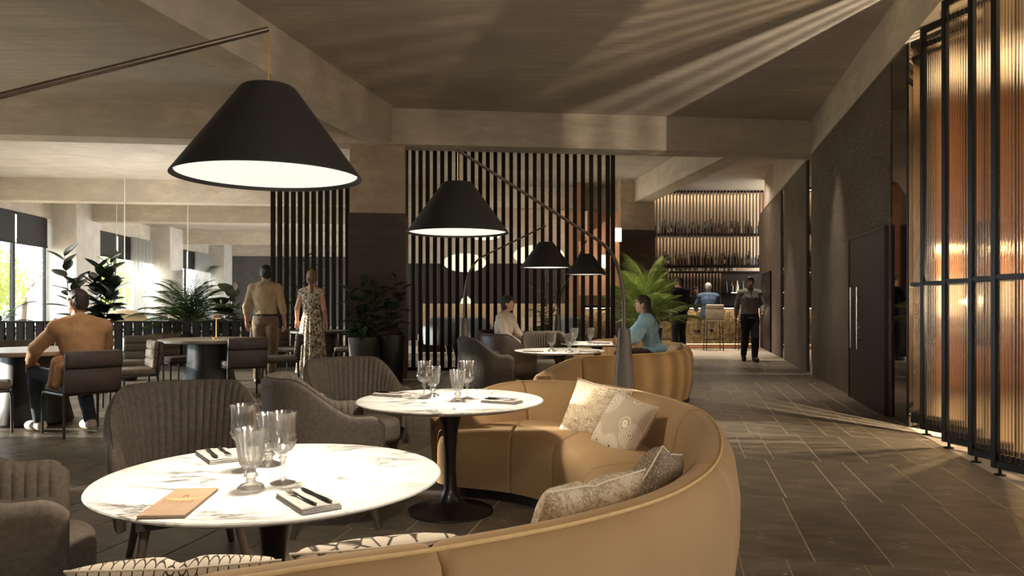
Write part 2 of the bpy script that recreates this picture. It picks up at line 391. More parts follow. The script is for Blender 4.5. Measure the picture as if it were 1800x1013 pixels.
# ceiling
def slab(q, z, th=.3): struct('ceiling', MB().hexa([V((x, y, z)) for x, y in q], [V((x, y, z + th)) for x, y in q]), 'ceiling_concrete')
slab([(-11.2, -4.2), (13, -4.2), (13, 13.8), (-13.3, 13.8)], CH); slab([(-13.3, 13.8), (3.6, 13.8), (3.6, 46), (-17.2, 46)], CH)
struct('ceiling', MB().box((9, 20, 4.93), (10.8, 12.6, .3)), 'ceiling_concrete')
def beam(name, p0, p1, d, mt='beam_concrete', z0=BH, z1=CH + .02):   # front line p0-p1, depth d to the left of p0->p1
    p0 = V(p0); p1 = V(p1); t = (p1 - p0).normalized(); n = V((-t.y, t.x, 0)) * d
    q = [p0, p1, p1 + n, p0 + n]
    return struct(name, MB().hexa([V((a.x, a.y, z0)) for a in q], [V((a.x, a.y, z1)) for a in q]), mt)
lb = lambda c, k: [(x, c + k * x, 0) for x in (0,)]
beam('ceiling_beam', (-13.2, 12.743 - .1158 * 13.2, 0), (6.0, 12.743 + .1158 * 6.0, 0), .5, z1=4.95)
beam('ceiling_beam', (-14.2, 20.8 - .1158 * 14.2, 0), (3.0, 20.8 + .1158 * 3, 0), .5)
beam('ceiling_beam', (-14.0, 25.8 - .1158 * 14.0, 0), (3.0, 25.8 + .1158 * 3, 0), .5)
beam('ceiling_beam', (-15.4, 35.0 - .1158 * 15.4, 0), (3.0, 35 + .1158 * 3, 0), .5)
# long beams
beam('ceiling_beam', GA(-4.72, -3), GA(-4.72, 11.6), .46, z0=3.984)
beam('ceiling_beam', GA(2.75, -3), GA(2.75, 22), .5, z0=3.987, z1=4.8)
beam('ceiling_beam', (4.40, 13.5, 0), (3.55, 21.3, 0), .45, z0=3.992, z1=4.8)
struct('ceiling', MB().hexa([V((x, y, 4.57)) for x, y in ((3.55, 13.3), (4.0, 13.3), (3.2, 21.3), (2.75, 21.3))], [V((x, y, 4.8)) for x, y in ((3.55, 13.3), (4.0, 13.3), (3.2, 21.3), (2.75, 21.3))]), 'ceiling_concrete')

def grid_box(mb, p, w_, d_, z0, z1, ang=B_):   # p front-left corner, width to the right, depth away
    x = V((cos(ang), -sin(ang), 0)); y = V((sin(ang), cos(ang), 0)); p = V(p); q = [p, p + x * w_, p + x * w_ + y * d_, p + y * d_]
    return mb.hexa([V((a.x, a.y, z0)) for a in q], [V((a.x, a.y, z1)) for a in q])
def column(p, w_, d_, top, clad):
    c = struct('column', grid_box(MB(), p, w_, d_, 0, top), 'column_concrete' if clad else 'pale_plaster')
    x = V((cos(B_), -sin(B_), 0)); y = V((sin(B_), cos(B_), 0)); q = V(p) - x * .02 - y * .02
    if clad: struct('column_cladding', grid_box(MB(), q, w_ + .04, d_ + .04, 0, clad), 'brown_cladding', c)
    return c
column((-2.76, 12.62, 0), .93, .93, CH, 2.83)
column((2.88, 19.7, 0), .93, .93, 4.8, 3.25)

# right wall in grid A: three plaster slabs with mirror strips in the gaps, a door in the first
def wallA(name, y0, y1, mt, z0=0, z1=BH + .02, x0=WX, th=.3, par=None):
    q = [GA(x0, y0), GA(x0 + th, y0), GA(x0 + th, y1), GA(x0, y1)]
    o = struct(name, MB().hexa([V((a.x, a.y, z0)) for a in q], [V((a.x, a.y, z1)) for a in q]), mt, par); return o
def yA(u):   # where the ray of column u meets the wall plane, as a distance along grid A
    k = (u - 900) / F; y = WX / (k * cos(A_) - sin(A_)); return k * y * sin(A_) + y * cos(A_)
wallA('wall_right', yA(1565), yA(1426), 'textured_plaster')
wallA('wall_right', yA(1417), yA(1378), 'textured_plaster')
wallA('wall_right', yA(1372), 23.6, 'textured_plaster')
for a, b in ((1426, 1417), (1378, 1372)): wallA('wall_right_mirror', yA(a), yA(b), 'mirror', x0=WX + .03, th=.2)
wallA('wall_right_mirror', yA(1596), yA(1565), 'mirror', x0=WX + .01, th=.28)
# pale band at the top of the wall under the beam and the scoring line across the plaster
def doorA(name, u0, u1, h, handles):
    y0, y1 = yA(u0), yA(u1); o = wallA(name, y0, y1, 'dark_door', .01, h, WX - .035, .06)
    fr = MB()
    for a, b, z0, z1 in ((y0 - .03, y0, 0, h + .03), (y1, y1 + .03, 0, h + .03), (y0, y1, h, h + .03)):
        q = [GA(WX - .045, a), GA(WX + .03, a), GA(WX + .03, b), GA(WX - .045, b)]
        fr.hexa([V((p.x, p.y, z0)) for p in q], [V((p.x, p.y, z1)) for p in q])
    struct('door_frame', fr, 'black_metal', o)
    for yh in handles:
        p = GA(WX - .10, yh); hb = MB().tube([(p.x, p.y, .70), (p.x, p.y, 1.5)], .012, 10)
        for z in (.82, 1.38): p2 = GA(WX - .03, yh); hb.tube([(p.x, p.y, z), (p2.x, p2.y, z)], .008, 6)
        hb.ob('door_handle', 'steel', o)['label'] = 'long brushed steel pull handle'
    if handles:
        p = GA(WX - .04, handles[0] + .1); p2 = GA(WX - .055, handles[0] + .1)
        MB().tube([(p.x, p.y, .98), (p2.x, p2.y, .98)], .022, 12).ob('lock_cylinder', 'steel', o)
    return o
doorA('door_1', 1560.5, 1498, 2.145, (yA(1521), yA(1509.5)))
doorA('door_2', 1356, 1342.5, 2.12, ())

# window wall on the left (grid B), columns, windows
def WB(z, off=0): return V((-11.55 - .12 * z + off, z, 0))     # the plane of the windows
struct_cols = [(-15.0 + .55, 23.0), (-15.45, 31.5), (-16.45, 40.0), (-13.4, 14.4), (-12.35, 5.6)]
for x, z in struct_cols: column((x, z, 0), .9, 1.7, CH, 0)
sp = MB()
for a, b in ((-4, 46),):
    q = [WB(a), WB(b), WB(b, -.4), WB(a, -.4)]
    sp.hexa([V((p.x, p.y, 3.93)) for p in q], [V((p.x, p.y, CH)) for p in q])
struct('wall_left', sp, 'beam_concrete')
sp = MB(); q = [WB(-4), WB(46), WB(46, -.4), WB(-4, -.4)]
sp.hexa([V((p.x, p.y, 0)) for p in q], [V((p.x, p.y, .55)) for p in q]); struct('wall_left', sp, 'pale_plaster')
def window(n, z0, z1, mull, blind=True, curtain=None, drop=3.05):
    fr = MB(); t = V((-.12, 1, 0)).normalized(); an = math.atan2(t.x, t.y)
    def bar(za, zb, h0, h1, th=.07, off=-.1):
        a, b = WB(za, off), WB(zb, off); q = [a, b, b + V((-th, 0, 0)), a + V((-th, 0, 0))]
        fr.hexa([V((p.x, p.y, h0)) for p in q], [V((p.x, p.y, h1)) for p in q])
    bar(z0, z1, .55, .62); bar(z0, z1, 3.86, 3.93); bar(z0, z0 + .08, .6, 3.9); bar(z1 - .08, z1, .6, 3.9)
    o = struct('window_%d' % n, fr, 'black_metal')
    for zm in mull:
        fr = MB(); bar(zm - .06, zm + .06, .6, 3.9, .09); struct('mullion', fr, 'black_metal', o)
    ed = [z0] + list(mull) + [z1]
    for a, b in zip(ed, ed[1:]):
        fr = MB(); bar(a, b, .6, 3.9, .012, -.15); struct('pane', fr, 'window_glass', o)
    if blind:
        t_ = thing('roller_blind', 'dark roller blind lowered over the top of %s tall window' % blind, 'blind')
        for a, b in zip(ed, ed[1:]):
            fr = MB(); bar(a + .04, b - .04, drop, 3.90, .01, -.04); fr.ob('blind_panel', 'blind_fabric', t_, smooth=False)
            fr = MB(); bar(a + .04, b - .04, drop - .05, drop + .01, .03, -.03); fr.ob('hem_bar', 'black_metal', t_, smooth=False)
    if curtain:
        a, b = curtain; m = 90; r0 = []; r1 = []
        for i in range(m):
            z = a + (b - a) * i / (m - 1); p = WB(z, .22 + .07 * sin(i * .9) + .02 * sin(i * 2.3)); r0.append(V((p.x, p.y, .02))); r1.append(V((p.x, p.y, 3.9)))
        c = MB(); c.rings([r0, r1], closed=False); o2 = c.ob('curtain', 'curtain_sheer'); md = o2.modifiers.new('s', 'SOLIDIFY'); md.thickness = .006
        tag(o2, 'white sheer curtain hanging in folds at %s window' % blind, 'curtain')
    return o
m_, nt_, b_, o_ = mat('curtain_sheer'); tr = nt_.nodes.new('ShaderNodeBsdfTranslucent'); mx_ = nt_.nodes.new('ShaderNodeMixShader'); mx_.inputs[0].default_value = .5
tp = nt_.nodes.new('ShaderNodeBsdfTransparent'); mx2 = nt_.nodes.new('ShaderNodeMixShader'); mx2.inputs[0].default_value = .22
L(nt_, ramp(nt_, noise(nt_, coords(nt_), 4), [(.3, (236, 235, 230)), (.7, (226, 225, 220))]), b_.inputs[0]); tr.inputs[0].default_value = lin((236, 236, 232))
L(nt_, b_.outputs[0], mx_.inputs[1]); L(nt_, tr.outputs[0], mx_.inputs[2]); L(nt_, mx_.outputs[0], mx2.inputs[1]); L(nt_, tp.outputs[0], mx2.inputs[2]); L(nt_, mx2.outputs[0], o_.inputs[0]); MATS['curtain_sheer'] = m_
window(1, 16.2, 22.95, (18.9, 21.15), 'the nearest')
window(2, 24.75, 31.45, (26.5, 28.2), 'the second', (28.9, 31.1))
window(3, 33.25, 39.95, (36.5,), 'the farthest', (37.0, 39.7))
window(4, 7.4, 14.3, (9.7, 12), 'the unseen', None, 3.05)  # unseen blind, added to hold back daylight
window(5, 1.6, 5.5, (3.5,), 'the unseen rearmost', None, .9)  # unseen blind drawn down to keep sun and daylight off the foreground
q = [WB(-4), WB(1.6), WB(1.6, -.4), WB(-4, -.4)]; struct('wall_left', MB().hexa([V((p.x, p.y, .5)) for p in q], [V((p.x, p.y, 3.95)) for p in q]), 'pale_plaster')
struct('wall_left', MB().box((-16.7, 42.6, 2), (.3, 6, 4)), 'pale_plaster')
# back walls
q = [(-17.5, 41.6, 0), (4, 44.0, 0), (4, 44.4, 0), (-17.5, 42.0, 0)]
struct('wall_back', MB().hexa([V(p) for p in q], [V((p[0], p[1], BH)) for p in q]), 'dark_grey_wall')
q = [(-17.5, 41.5, 0), (4, 43.9, 0), (4, 44.4, 0), (-17.5, 42.0, 0)]
struct('ceiling_beam', MB().hexa([V((p[0], p[1], BH)) for p in q], [V((p[0], p[1], CH)) for p in q]), 'beam_concrete')
struct('wall_back', MB().box((.1, 26.2, 1.35), (9.2, .3, 2.7)), 'charcoal_wall')
struct('wall_back', MB().box((.1, 26.22, 3.64), (9.2, .26, 1.88)), 'pale_plaster')
struct('wall_bar', MB().box((5.6, 23.55, 2.4), (6.4, .3, 4.9)), 'copper_wall')
struct('wall_bar', MB().box((1.86, 21.9, 2.3), (.2, 3.4, 4.6)), 'copper_wall')
# room behind the fluted screens and the shell behind the viewer
struct('wall_screen_room', MB().box((8.6, 12.2, 2.3), (6.2, .2, 4.6)), 'screen_room_wood')
struct('wall_screen_room', MB().box((9.6, 6, 2.3), (.2, 13, 4.6)), 'screen_room_wood')
struct('wall_front', MB().box((-2, -4.1, 2.3), (26, .2, 4.8)), 'pale_plaster')
# plaster parapet over the low wall at the far end is left plain
# ================================================================ fluted screens on the right
PANEL_L = [(4.126, 7.735), (4.016, 7.28), (3.845, 6.62), (3.717, 6.03), (3.61, 5.575), (3.47, 4.99), (3.34, 4.41), (3.21, 3.83)]
PW = .74; PH = 3.97
def make_screen():
    t = thing('fluted_screen', '', 'screen')
    def fr(x0, x1, z0, z1, name, d=.05): rbox(((x0 + x1) / 2, 0, (z0 + z1) / 2), (x1 - x0, d, z1 - z0), .004, 1).ob(name, 'black_metal', t)
    fr(0, .045, .05, PH, 'stile'); fr(PW - .045, PW, .05, PH, 'stile')
    fr(.045, PW - .045, .05, .11, 'rail'); fr(.045, PW - .045, PH - .05, PH, 'rail'); fr(.045, PW - .045, 1.455, 1.495, 'rail')
    fb = MB(); ft = MB()
    for k in range(15):
        x = .075 + k * (PW - .15) / 14
        fb.box((x, .0, .135), (.016, .03, .045)); ft.box((x, 0, PH - .17), (.02, .03, .05))
    fb.ob('bottom_spacers', 'black_metal', t, smooth=False); ft.ob('top_spacers', 'black_metal', t, smooth=False)
    for z0, z1 in ((.11, 1.455), (1.495, PH - .05)):
        g = MB(); n = 27 * 6; r0 = []; r1 = []
        for i in range(n + 1):
            x = .045 + (PW - .09) * i / n; y = -.0055 * abs(sin(PI * i / 6)) ** .8
            r0.append(V((x, y, z0))); r1.append(V((x, y, z1)))
        g.rings([r0, r1], closed=False); g.ob('fluted_pane', 'fluted_glass', t, ang=25)
    for x in (.06, PW - .06):
        f = MB(); f.lathe([(.0, 0), (.04, 0), (.04, .008), (.012, .014), (.012, .05), (0, .05)], 14, (x, 0, 0)); f.ob('foot', 'black_metal', t)
    return t
SN = ['farthest fluted glass screen, next to the bronze mirror', 'second fluted glass screen from the mirror', 'third fluted glass screen from the mirror', 'fourth fluted glass screen from the mirror', 'fifth fluted glass screen from the mirror, nearest in view',
      'fluted glass screen just out of frame', 'fluted glass screen beyond the frame edge', 'last fluted glass screen beside the viewer']
scr = make_screen()
for i, (x, y) in enumerate(PANEL_L[:7]):
    a = math.atan2(-.958, .287); o = scr if i == 0 else dup(scr)
    o.location = (x, y, .006); o.rotation_euler = (0, 0, a); tag(o, 'tall black-framed ' + SN[i], 'screen', 'fluted glass screens on the right')
# what shows blurred behind the screens: a lit back bar with a pale counter
t = thing('back_counter', 'pale counter glowing softly behind the fluted screens', 'counter', (7.6, 11.3, .006))
rbox((0, 0, .5), (3.5, .6, .9), .02).ob('body', 'screen_room_wood', t); rbox((0, 0, .97), (3.6, .7, .05), .01).ob('worktop', 'pale_stone_floor', t)
MB().box((0, -.36, .90), (3.5, .02, .025)).ob('light_strip', 'lantern_glow', t)
t = thing('wall_shelf', 'warm-lit wall shelf blurred behind the fluted screens', 'shelf', (7.6, 11.85, 2.2))
rbox((0, 0, 0), (3.5, .36, .06), .01).ob('board', 'screen_room_wood', t); MB().box((0, -.1, -.045), (3.4, .05, .02)).ob('light_strip', 'lantern_glow', t)
t = thing('pale_wall_panel', 'pale upholstered panel behind the fluted screens', 'panel', (7.6, 12.03, 1.38)); rbox((0, 0, 0), (3.7, .06, .62), .02).ob('panel_pad', 'white_sheer', t)

t = thing('rod_shadow_lamp', 'unseen light behind the fluted screens, rods added to cast ceiling bars', 'lamp', (4.345, 6.745, .006))  # source inferred from its shadows; rods and stand added to throw the bars
MB().lathe([(0, 0), (.09, 0), (.09, .02), (.02, .03), (.02, .9), (0, .9)], 28, cap=(False, False)).ob('base', 'black_metal', t)
for z in (.9, 2.0): MB().lathe([(.092, z), (.104, z), (.104, z + .012), (.092, z + .012)], 48, cap=(False, False)).ob('ring', 'black_metal', t)
for k in range(60): MB().tube([(.098 * cos(k * PI / 30), .098 * sin(k * PI / 30), .9), (.098 * cos(k * PI / 30), .098 * sin(k * PI / 30), 2.01)], .0022, 5).ob('shadow_rod', 'black_metal', t)
MB().tube([(-.096, 0, .905), (.096, 0, .905)], .006, 6).ob('crossbar', 'black_metal', t)
lamp('screen_backlight_bulb', 'POINT', (0, 0, 1.3), 620, (1, .84, .62), size=.004, parent=t).location = (0, 0, 1.3)

# ================================================================ tulip tables
TBL = [(-.82, 2.555), (-.38, 4.57), (.60, 9.40), (1.28, 11.15)]
TH = .686; TR = .573
def make_table():
    t = thing('tulip_table', '', 'table')
    p = [(0, TH), (TR - .004, TH), (TR, TH - .004), (TR - .004, TH - .010), (TR - .05, TH - .028), (TR - .12, TH - .034), (0, TH - .034)]
    MB().lathe(p[::-1], 128, cap=(False, False)).ob('table_top', 'white_marble', t, ang=30)
    q = [(0, TH - .034), (.10, TH - .034), (.095, TH - .045), (.07, TH - .10), (.048, .5), (.036, .36), (.034, .26), (.042, .14), (.065, .07), (.12, .035), (.2, .018), (.26, .010), (.265, .004), (.262, 0), (0, 0)]
    MB().lathe(q[::-1], 48, cap=(False, False)).ob('pedestal', 'pedestal_black', t)
    return t
TN = ['round white marble table in front, laid with the tan menu', 'round white marble table behind the nearest one, beside the patterned cushions',
      'round white marble table before the curved far sofa', 'round white marble table farthest back, beside the woman in blue']
tb = make_table()
for i, (x, y) in enumerate(TBL):
    o = tb if i == 0 else dup(tb); o.location = (x, y, .006); o.rotation_euler = (0, 0, .4 * i); tag(o, TN[i], 'table', 'white marble tulip tables')
TZ = TH + .0068

# ================================================================ glassware
def facets(n, amp, r0, r1): return lambda a, i, r, z: 1 - (amp * abs(sin(a * n / 2)) if r0 <= i < r1 else 0)
def make_goblet():   # short footed tumbler, deep cut
    t = thing('goblet', '', 'glass')
    b = [(0, .066), (.020, .067), (.030, .076), (.0345, .10), (.0385, .13), (.042, .16), (.044, .182), (.0445, .19), (.0425, .19), (.041, .18), (.0385, .16), (.035, .13), (.031, .10), (.026, .08), (.012, .074), (0, .073)]
    MB().lathe([(r * 1.16, z) for r, z in b], 64, mod=facets(16, .11, 1, 6), cap=(False, False)).ob('bowl', 'goblet_glass', t, ang=20)
    f = [(0, 0), (.036, 0), (.037, .004), (.030, .012), (.016, .018), (.0125, .024), (.013, .032), (.019, .038), (.020, .043), (.015, .049), (.013, .056), (.017, .063), (.02, .067), (0, .067)]
    MB().lathe([(r * 1.16, z) for r, z in f], 48, mod=facets(16, .06, 1, 4), cap=(False, False)).ob('foot', 'goblet_glass', t, ang=20); return t
def make_wine():     # tall stem, diamond-cut bowl, flared rim
    t = thing('wine_glass', '', 'glass')
    b = [(0, .100), (.012, .101), (.026, .110), (.034, .124), (.0375, .14), (.036, .156), (.0345, .17), (.034, .19), (.0355, .215), (.038, .234), (.0365, .234), (.034, .215), (.0325, .19), (.033, .165), (.034, .14), (.029, .122), (.015, .109), (0, .107)]
    def dia(a, i, r, z): return 1 - (.12 * abs(sin(a * 8 + (i % 2) * PI / 2)) if 1 <= i < 6 else 0)
    MB().lathe([(r * 1.2, z) for r, z in b], 64, mod=dia, cap=(False, False)).ob('bowl', 'goblet_glass', t, ang=20)
    f = [(0, 0), (.035, 0), (.036, .003), (.02, .009), (.008, .014), (.0055, .03), (.0055, .066), (.008, .076), (.012, .084), (.008, .09), (.012, .10), (0, .101)]
    MB().lathe([(r * 1.15, z) for r, z in f], 32, cap=(False, False)).ob('stem', 'goblet_glass', t, ang=30); return t
gob = make_goblet(); win = make_wine(); used = set()
def glass(kind, p, label, grp, s=1):
    src = gob if kind == 'g' else win
    o = src if kind not in used else dup(src); used.add(kind)
    o.location = (p.x, p.y, TZ); o.scale = (s,) * 3; o.rotation_euler = (0, 0, R.random() * 6); tag(o, label, 'glass', grp)
g1 = 'glasses on the nearest marble table'; g2 = 'glasses on the second marble table'; g3 = 'glasses on the far marble tables'
glass('g', P(441, 858, TZ), 'cut-glass goblet in front of the glasses on the nearest table', g1)
glass('w', P(497, 850, TZ), 'tall stemmed wine glass nearest the fork and knife on the near table', g1)
glass('w', P(428, 829, TZ), 'tall wine glass half hidden behind the front goblet on the nearest table', g1)
glass('g', P(472, 819, TZ), 'cut goblet behind the tall stemmed glass on the nearest table', g1)
glass('w', P(745.5, 701, TZ), 'tall wine glass first from the armchair side on the second table', g2)
glass('g', P(761, 697, TZ), 'cut goblet standing behind the first tall glass on the second table', g2)
glass('g', P(804.5, 705, TZ), 'cut goblet in front of the other tall glass on the second table', g2)
glass('w', P(821, 701.5, TZ), 'tall wine glass nearest the sofa on the second table', g2)
glass('g', P(969.6, 617.5, TZ), 'cut goblet towards the armchairs on the third marble table', g3, 1.2)
glass('g', P(1001, 619, TZ), 'cut goblet nearer the sofa on the third marble table', g3, 1.2)
glass('g', Q(1010, 11.0), 'cut goblet towards the armchairs on the farthest marble table', g3, 1.2)
glass('g', Q(1038, 11.1), 'cut goblet next to the lamp on the farthest marble table', g3, 1.2)

# ================================================================ napkins, forks, knives
def make_napkin():
    t = thing('napkin', '', 'napkin'); 
    for k, (z, dx, dy) in enumerate(((.0, 0, 0), (.006, .001, -.001), (.0115, -.001, .001))):
        m = MB(); n = 10; W_, D_ = .118 - .002 * k, .225 - .002 * k; top = []; bot = []
        per = [(-W_ / 2 + W_ * i / n, -D_ / 2) for i in range(n)] + [(W_ / 2, -D_ / 2 + D_ * i / n) for i in range(n)] + [(W_ / 2 - W_ * i / n, D_ / 2) for i in range(n)] + [(-W_ / 2, D_ / 2 - D_ * i / n) for i in range(n)]
        rr = []
        for s, h in ((.985, 0), (1, .002), (1, .0042), (.985, .0058), (.5, .0062)):
            rr.append([V((x * s + dx, y * s + dy, z + h + (.0012 * sin(x * 60 + k) if h > .004 else 0))) for x, y in per])
        m.rings(rr, True, (True, True)); m.ob('fold', 'cloth_napkin', t)
    return t
def make_knife():
    t = thing('knife', '', 'knife'); m = MB(); rr = []
    for y, w_, h in ((-.105, .002, .002), (-.10, .006, .0035), (-.06, .0075, .004), (-.02, .006, .0035), (-.005, .0045, .003), (.01, .0065, .0015), (.06, .0085, .0012), (.09, .007, .001), (.105, .001, .0008)):
        rr.append([V((w_ * cos(a), y, .004 + h * sin(a))) for a in [2 * PI * k / 10 for k in range(10)]])
    m.rings(rr); m.ob('blade_and_handle', 'cutlery_black', t); return t
def make_fork():
    t = thing('fork', '', 'fork'); m = MB(); rr = []
    for y, w_, h, z in ((-.105, .002, .002, .004), (-.10, .006, .003, .004), (-.05, .006, .003, .004), (0, .003, .0022, .005), (.03, .0035, .002, .007), (.045, .009, .0012, .006), (.058, .0115, .001, .004)):
        rr.append([V((w_ * cos(a), y, z + h * sin(a))) for a in [2 * PI * k / 10 for k in range(10)]])
    m.rings(rr); m.ob('handle', 'cutlery_black', t)
    for k in range(4):
        x = (k - 1.5) * .0062; MB().tube([(x, .055, .004), (x, .075, .004), (x * .95, .09, .006), (x * .9, .102, .009)], [.0016, .0015, .0012, .0006], 6).ob('tine', 'cutlery_tip', t)['label'] = 'brass-toned fork tine'
    return t
nap = make_napkin(); kni = make_knife(); frk = make_fork(); nset = 0
def setting(p, rz, where, fork_flip=False, cut=True, far=False):
    global nset
    n = nap if nset == 0 else dup(nap); n.location = (p.x, p.y, TZ); n.rotation_euler = (0, 0, rz)
    tag(n, 'folded grey cloth napkin ' + where, 'napkin', 'folded napkins on the marble tables')
    if cut:
        ax = V((cos(rz), sin(rz), 0)); f = -1 if fork_flip else 1
        for src, dx, nm, w_, fl_ in ((frk, -.022 * f, 'fork', 'black brass-tined fork on the napkin ', 0), (kni, .024 * f, 'knife', 'black table knife on the napkin ', 1)):
            o = src if nset == 0 else dup(src); q = p + ax * dx
            o.location = (q.x, q.y, TZ + .0185); o.rotation_euler = (0, 0, rz + .06 * f + (PI if fork_flip else 0)); tag(o, w_ + where, nm, 'cutlery on the marble tables')
    nset += 1
setting(P(541, 885, TZ), .62, 'at the near edge of the front table')
setting(P(384, 805, TZ), .62 , 'behind the goblets of the front table', True)
setting(P(882, 708, TZ), 1.15, 'beside the sofa on the second table', True)
setting(P(689, 696, TZ), 1.15, 'by the ribbed armchair on the second table', True)
setting(P(1036, 619, TZ), 1.2, 'at the sofa side of the third table', cut=False)
setting(P(938, 618.5, TZ), 1.2, 'at the armchair side of the third table', cut=False)
setting(Q(1058, 11.05), 1.2, 'on the farthest marble table', cut=False)

# ================================================================ menu card
a = [P(*q, TZ + .008) for q in ((241, 907), (324, 907), (381, 859), (314, 858))]
ctr = sum(a, V()) / 4; ux = (a[1] - a[0]).normalized(); uy = V((-ux.y, ux.x, 0)); ln = (((a[3] + a[2]) / 2) - ((a[0] + a[1]) / 2))
rz = math.atan2(ln.y, ln.x) - PI / 2; wd = .15
t = thing('menu', 'tan leather menu with an embossed emblem on the front table', 'menu', (ctr.x, ctr.y, TZ), rz)
hl = ln.length / 2; hw = .5 * abs((a[1] - a[0]).x) * cos(rz)
rbox((0, 0, .0017), (hw * 2, hl * 2, .0034), .001, 1).ob('back_cover', 'menu_leather', t); rbox((0, .0, .0048), (hw * 1.94, hl * 1.95, .0026), .0004, 1).ob('pages', 'white_sheer', t)
rbox((0, 0, .0076), (hw * 2, hl * 2, .003), .001, 1).ob('front_cover', 'menu_leather', t)
em = MB(); rr0 = []; rr1 = []
for k in range(25):
    an = PI * (1.12 + .76 * k / 24); th = .004 + .006 * sin(PI * k / 24)
    rr0.append(V((.062 * cos(an), .045 + .045 * sin(an) + .02, .0093))); rr1.append(V((.062 * cos(an), .045 + (.045 + th) * sin(an) + .02 - th * .3, .0093)))
em.rings([rr0, rr1], closed=False); o = em.ob('emblem_crescent', 'menu_gold', t, smooth=False); o['label'] = 'pale gold crescent of the emblem'
def text(s, size, loc, mt, par, name, rot=(0, 0, 0), ex=.0004):
    c = bpy.data.curves.new(name, 'FONT'); c.body = s; c.size = size; c.align_x = 'CENTER'; c.extrude = ex; o = bpy.data.objects.new(name, c); COL.objects.link(o); bpy.context.view_layer.update(); me = bpy.data.meshes.new_from_object(o.evaluated_get(bpy.context.evaluated_depsgraph_get())); bpy.data.objects.remove(o); o = bpy.data.objects.new(name, me); COL.objects.link(o)
    me.materials.clear(); me.materials.append(MATS[mt]); o.location = loc; o.rotation_euler = rot; o.parent = par; return o
text('R', .034, (0, .042, .0093), 'menu_ink', t, 'emblem_letter')
for y, ws in ((-.002, (5, 3, 4, 6, 3)), (-.020, (4, 6, 2, 5, 4))):   # two stamped lines, too small in the photograph to read
    x = -.046; lm = MB()
    for i, w_ in enumerate(ws):
        for k in range(w_): lm.box((x, y + R.uniform(-.001, .001), .0092), (.0016, .007 + R.uniform(-.002, .002), .0006)); x += .0036
        x += .003
    lm.ob('stamped_line', 'menu_ink', t, smooth=False)

# ================================================================ arc floor lamps
LMP = [((-.84, 2.56), (-2.33, 2.06)), ((-.335, 4.57), (.845, 5.6)), ((.41, 9.0), (-.62, 9.6)), ((1.11, 11.1), (.83, 13.4))]
LN = ['black cone arc lamp over the nearest marble table', 'black cone arc lamp over the second table, its tapered base behind the near sofa',
      'black cone arc lamp over the third table, its base beside the dark armchair', 'black cone arc lamp farthest back, its base before the slat screen']
def shade_parts(t, loc):
    s = .313; z0 = 1.709
    sh = MB().lathe([(.086, z0 + .312), (.092, z0 + .308), (.098, z0 + .30), (.315, z0 + .004), (.316, z0), (.311, z0), (.306, z0 + .006), (.09, z0 + .296), (.0, z0 + .296)], 96, cap=(True, False)).ob('shade', 'lamp_black', t, loc, ang=50)
    MB().lathe([(0, z0 + .012), (.300, z0 + .012), (.300, z0 + .016), (0, z0 + .016)], 64, cap=(False, False)).ob('diffuser', 'lamp_glow', t, loc)['label'] = 'glowing cream diffuser under the shade'
    return sh
for i, ((sx, sy), (bx, by)) in enumerate(LMP):
    t = thing('arc_floor_lamp', LN[i], 'lamp', (bx, by, .006), 0, 'arc lamps over the tables')
    rel = V((sx - bx, sy - by, 0)); D = rel.length; dr = rel / D; hb = 1.09
    MB().lathe([(0, 0), (.128, 0), (.128, .01), (.12, .02), (.047, hb - .02), (.042, hb), (0, hb)], 40, cap=(False, False)).ob('base', 'lamp_base', t)
    tip = V((rel.x, rel.y, 2.222)); sl = .38; pts = []; rad = []
    kx = .19 * D   # the bend
    ctrl = [(0, hb - .02), (0.0, hb + .22), (.03, hb + .40), (.11, hb + .56), (.26, 2.222 - sl * (D - .26) - .015), (.45, 2.222 - sl * (D - .45)), (D, 2.222)]
    hh = 2.222 - sl * (D - .26)
    ctrl = [(0, hb - .02), (0.0, hb + .15), (.015, hb + (hh - hb) * .45), (.07, hb + (hh - hb) * .72), (.16, hb + (hh - hb) * .9), (.28, 2.222 - sl * (D - .28)), (.5, 2.222 - sl * (D - .5)), (D, 2.222)]
    cp = crom(ctrl, 48)
    for k, (r_, z) in enumerate(cp): pts.append(dr * r_ + V((0, 0, z))); rad.append(.0175 - .008 * k / 47)
    MB().tube(pts, rad, 12).ob('boom', 'lamp_bronze', t)
    MB().tube([tip, (rel.x, rel.y, 2.02)], .0022, 6).ob('cord', 'brass', t)
    shade_parts(t, (rel.x, rel.y, 0))
    d = lamp('arc_lamp_bulb', 'AREA', (rel.x, rel.y, 1.716), (20, 19, 17, 16)[i], (1, .89, .72), size=.2, parent=t, spread=126); d.location = (rel.x, rel.y, 1.716)

# ================================================================ curved sofas
RIM = [(-.52, 5.13, .46), (-.36, 5.30, .58), (-.1, 5.50, .68), (.22, 5.60, .70), (.60, 5.35, .70), (.88, 4.75, .70), (1.0, 4.1, .70), (.93, 3.45, .70), (.74, 2.78, .70), (.5, 2.33, .70), (.2, 2.03, .70), (-.165, 1.8, .70), (-.5, 1.645, .70), (-.82, 1.56, .66), (-1.22, 1.56, .47)]
INN = [(-.50, 4.96), (-.37, 4.86), (-.13, 4.76), (.06, 4.64), (.22, 4.44), (.33, 4.15), (.36, 3.85), (.30, 3.5), (.16, 3.12), (-.02, 2.86), (-.2, 2.68), (-.4, 2.5), (-.62, 2.24), (-.86, 2.16), (-1.2, 1.90)]
NS = 240
path = crom([r + i for r, i in zip(RIM, INN)], NS)
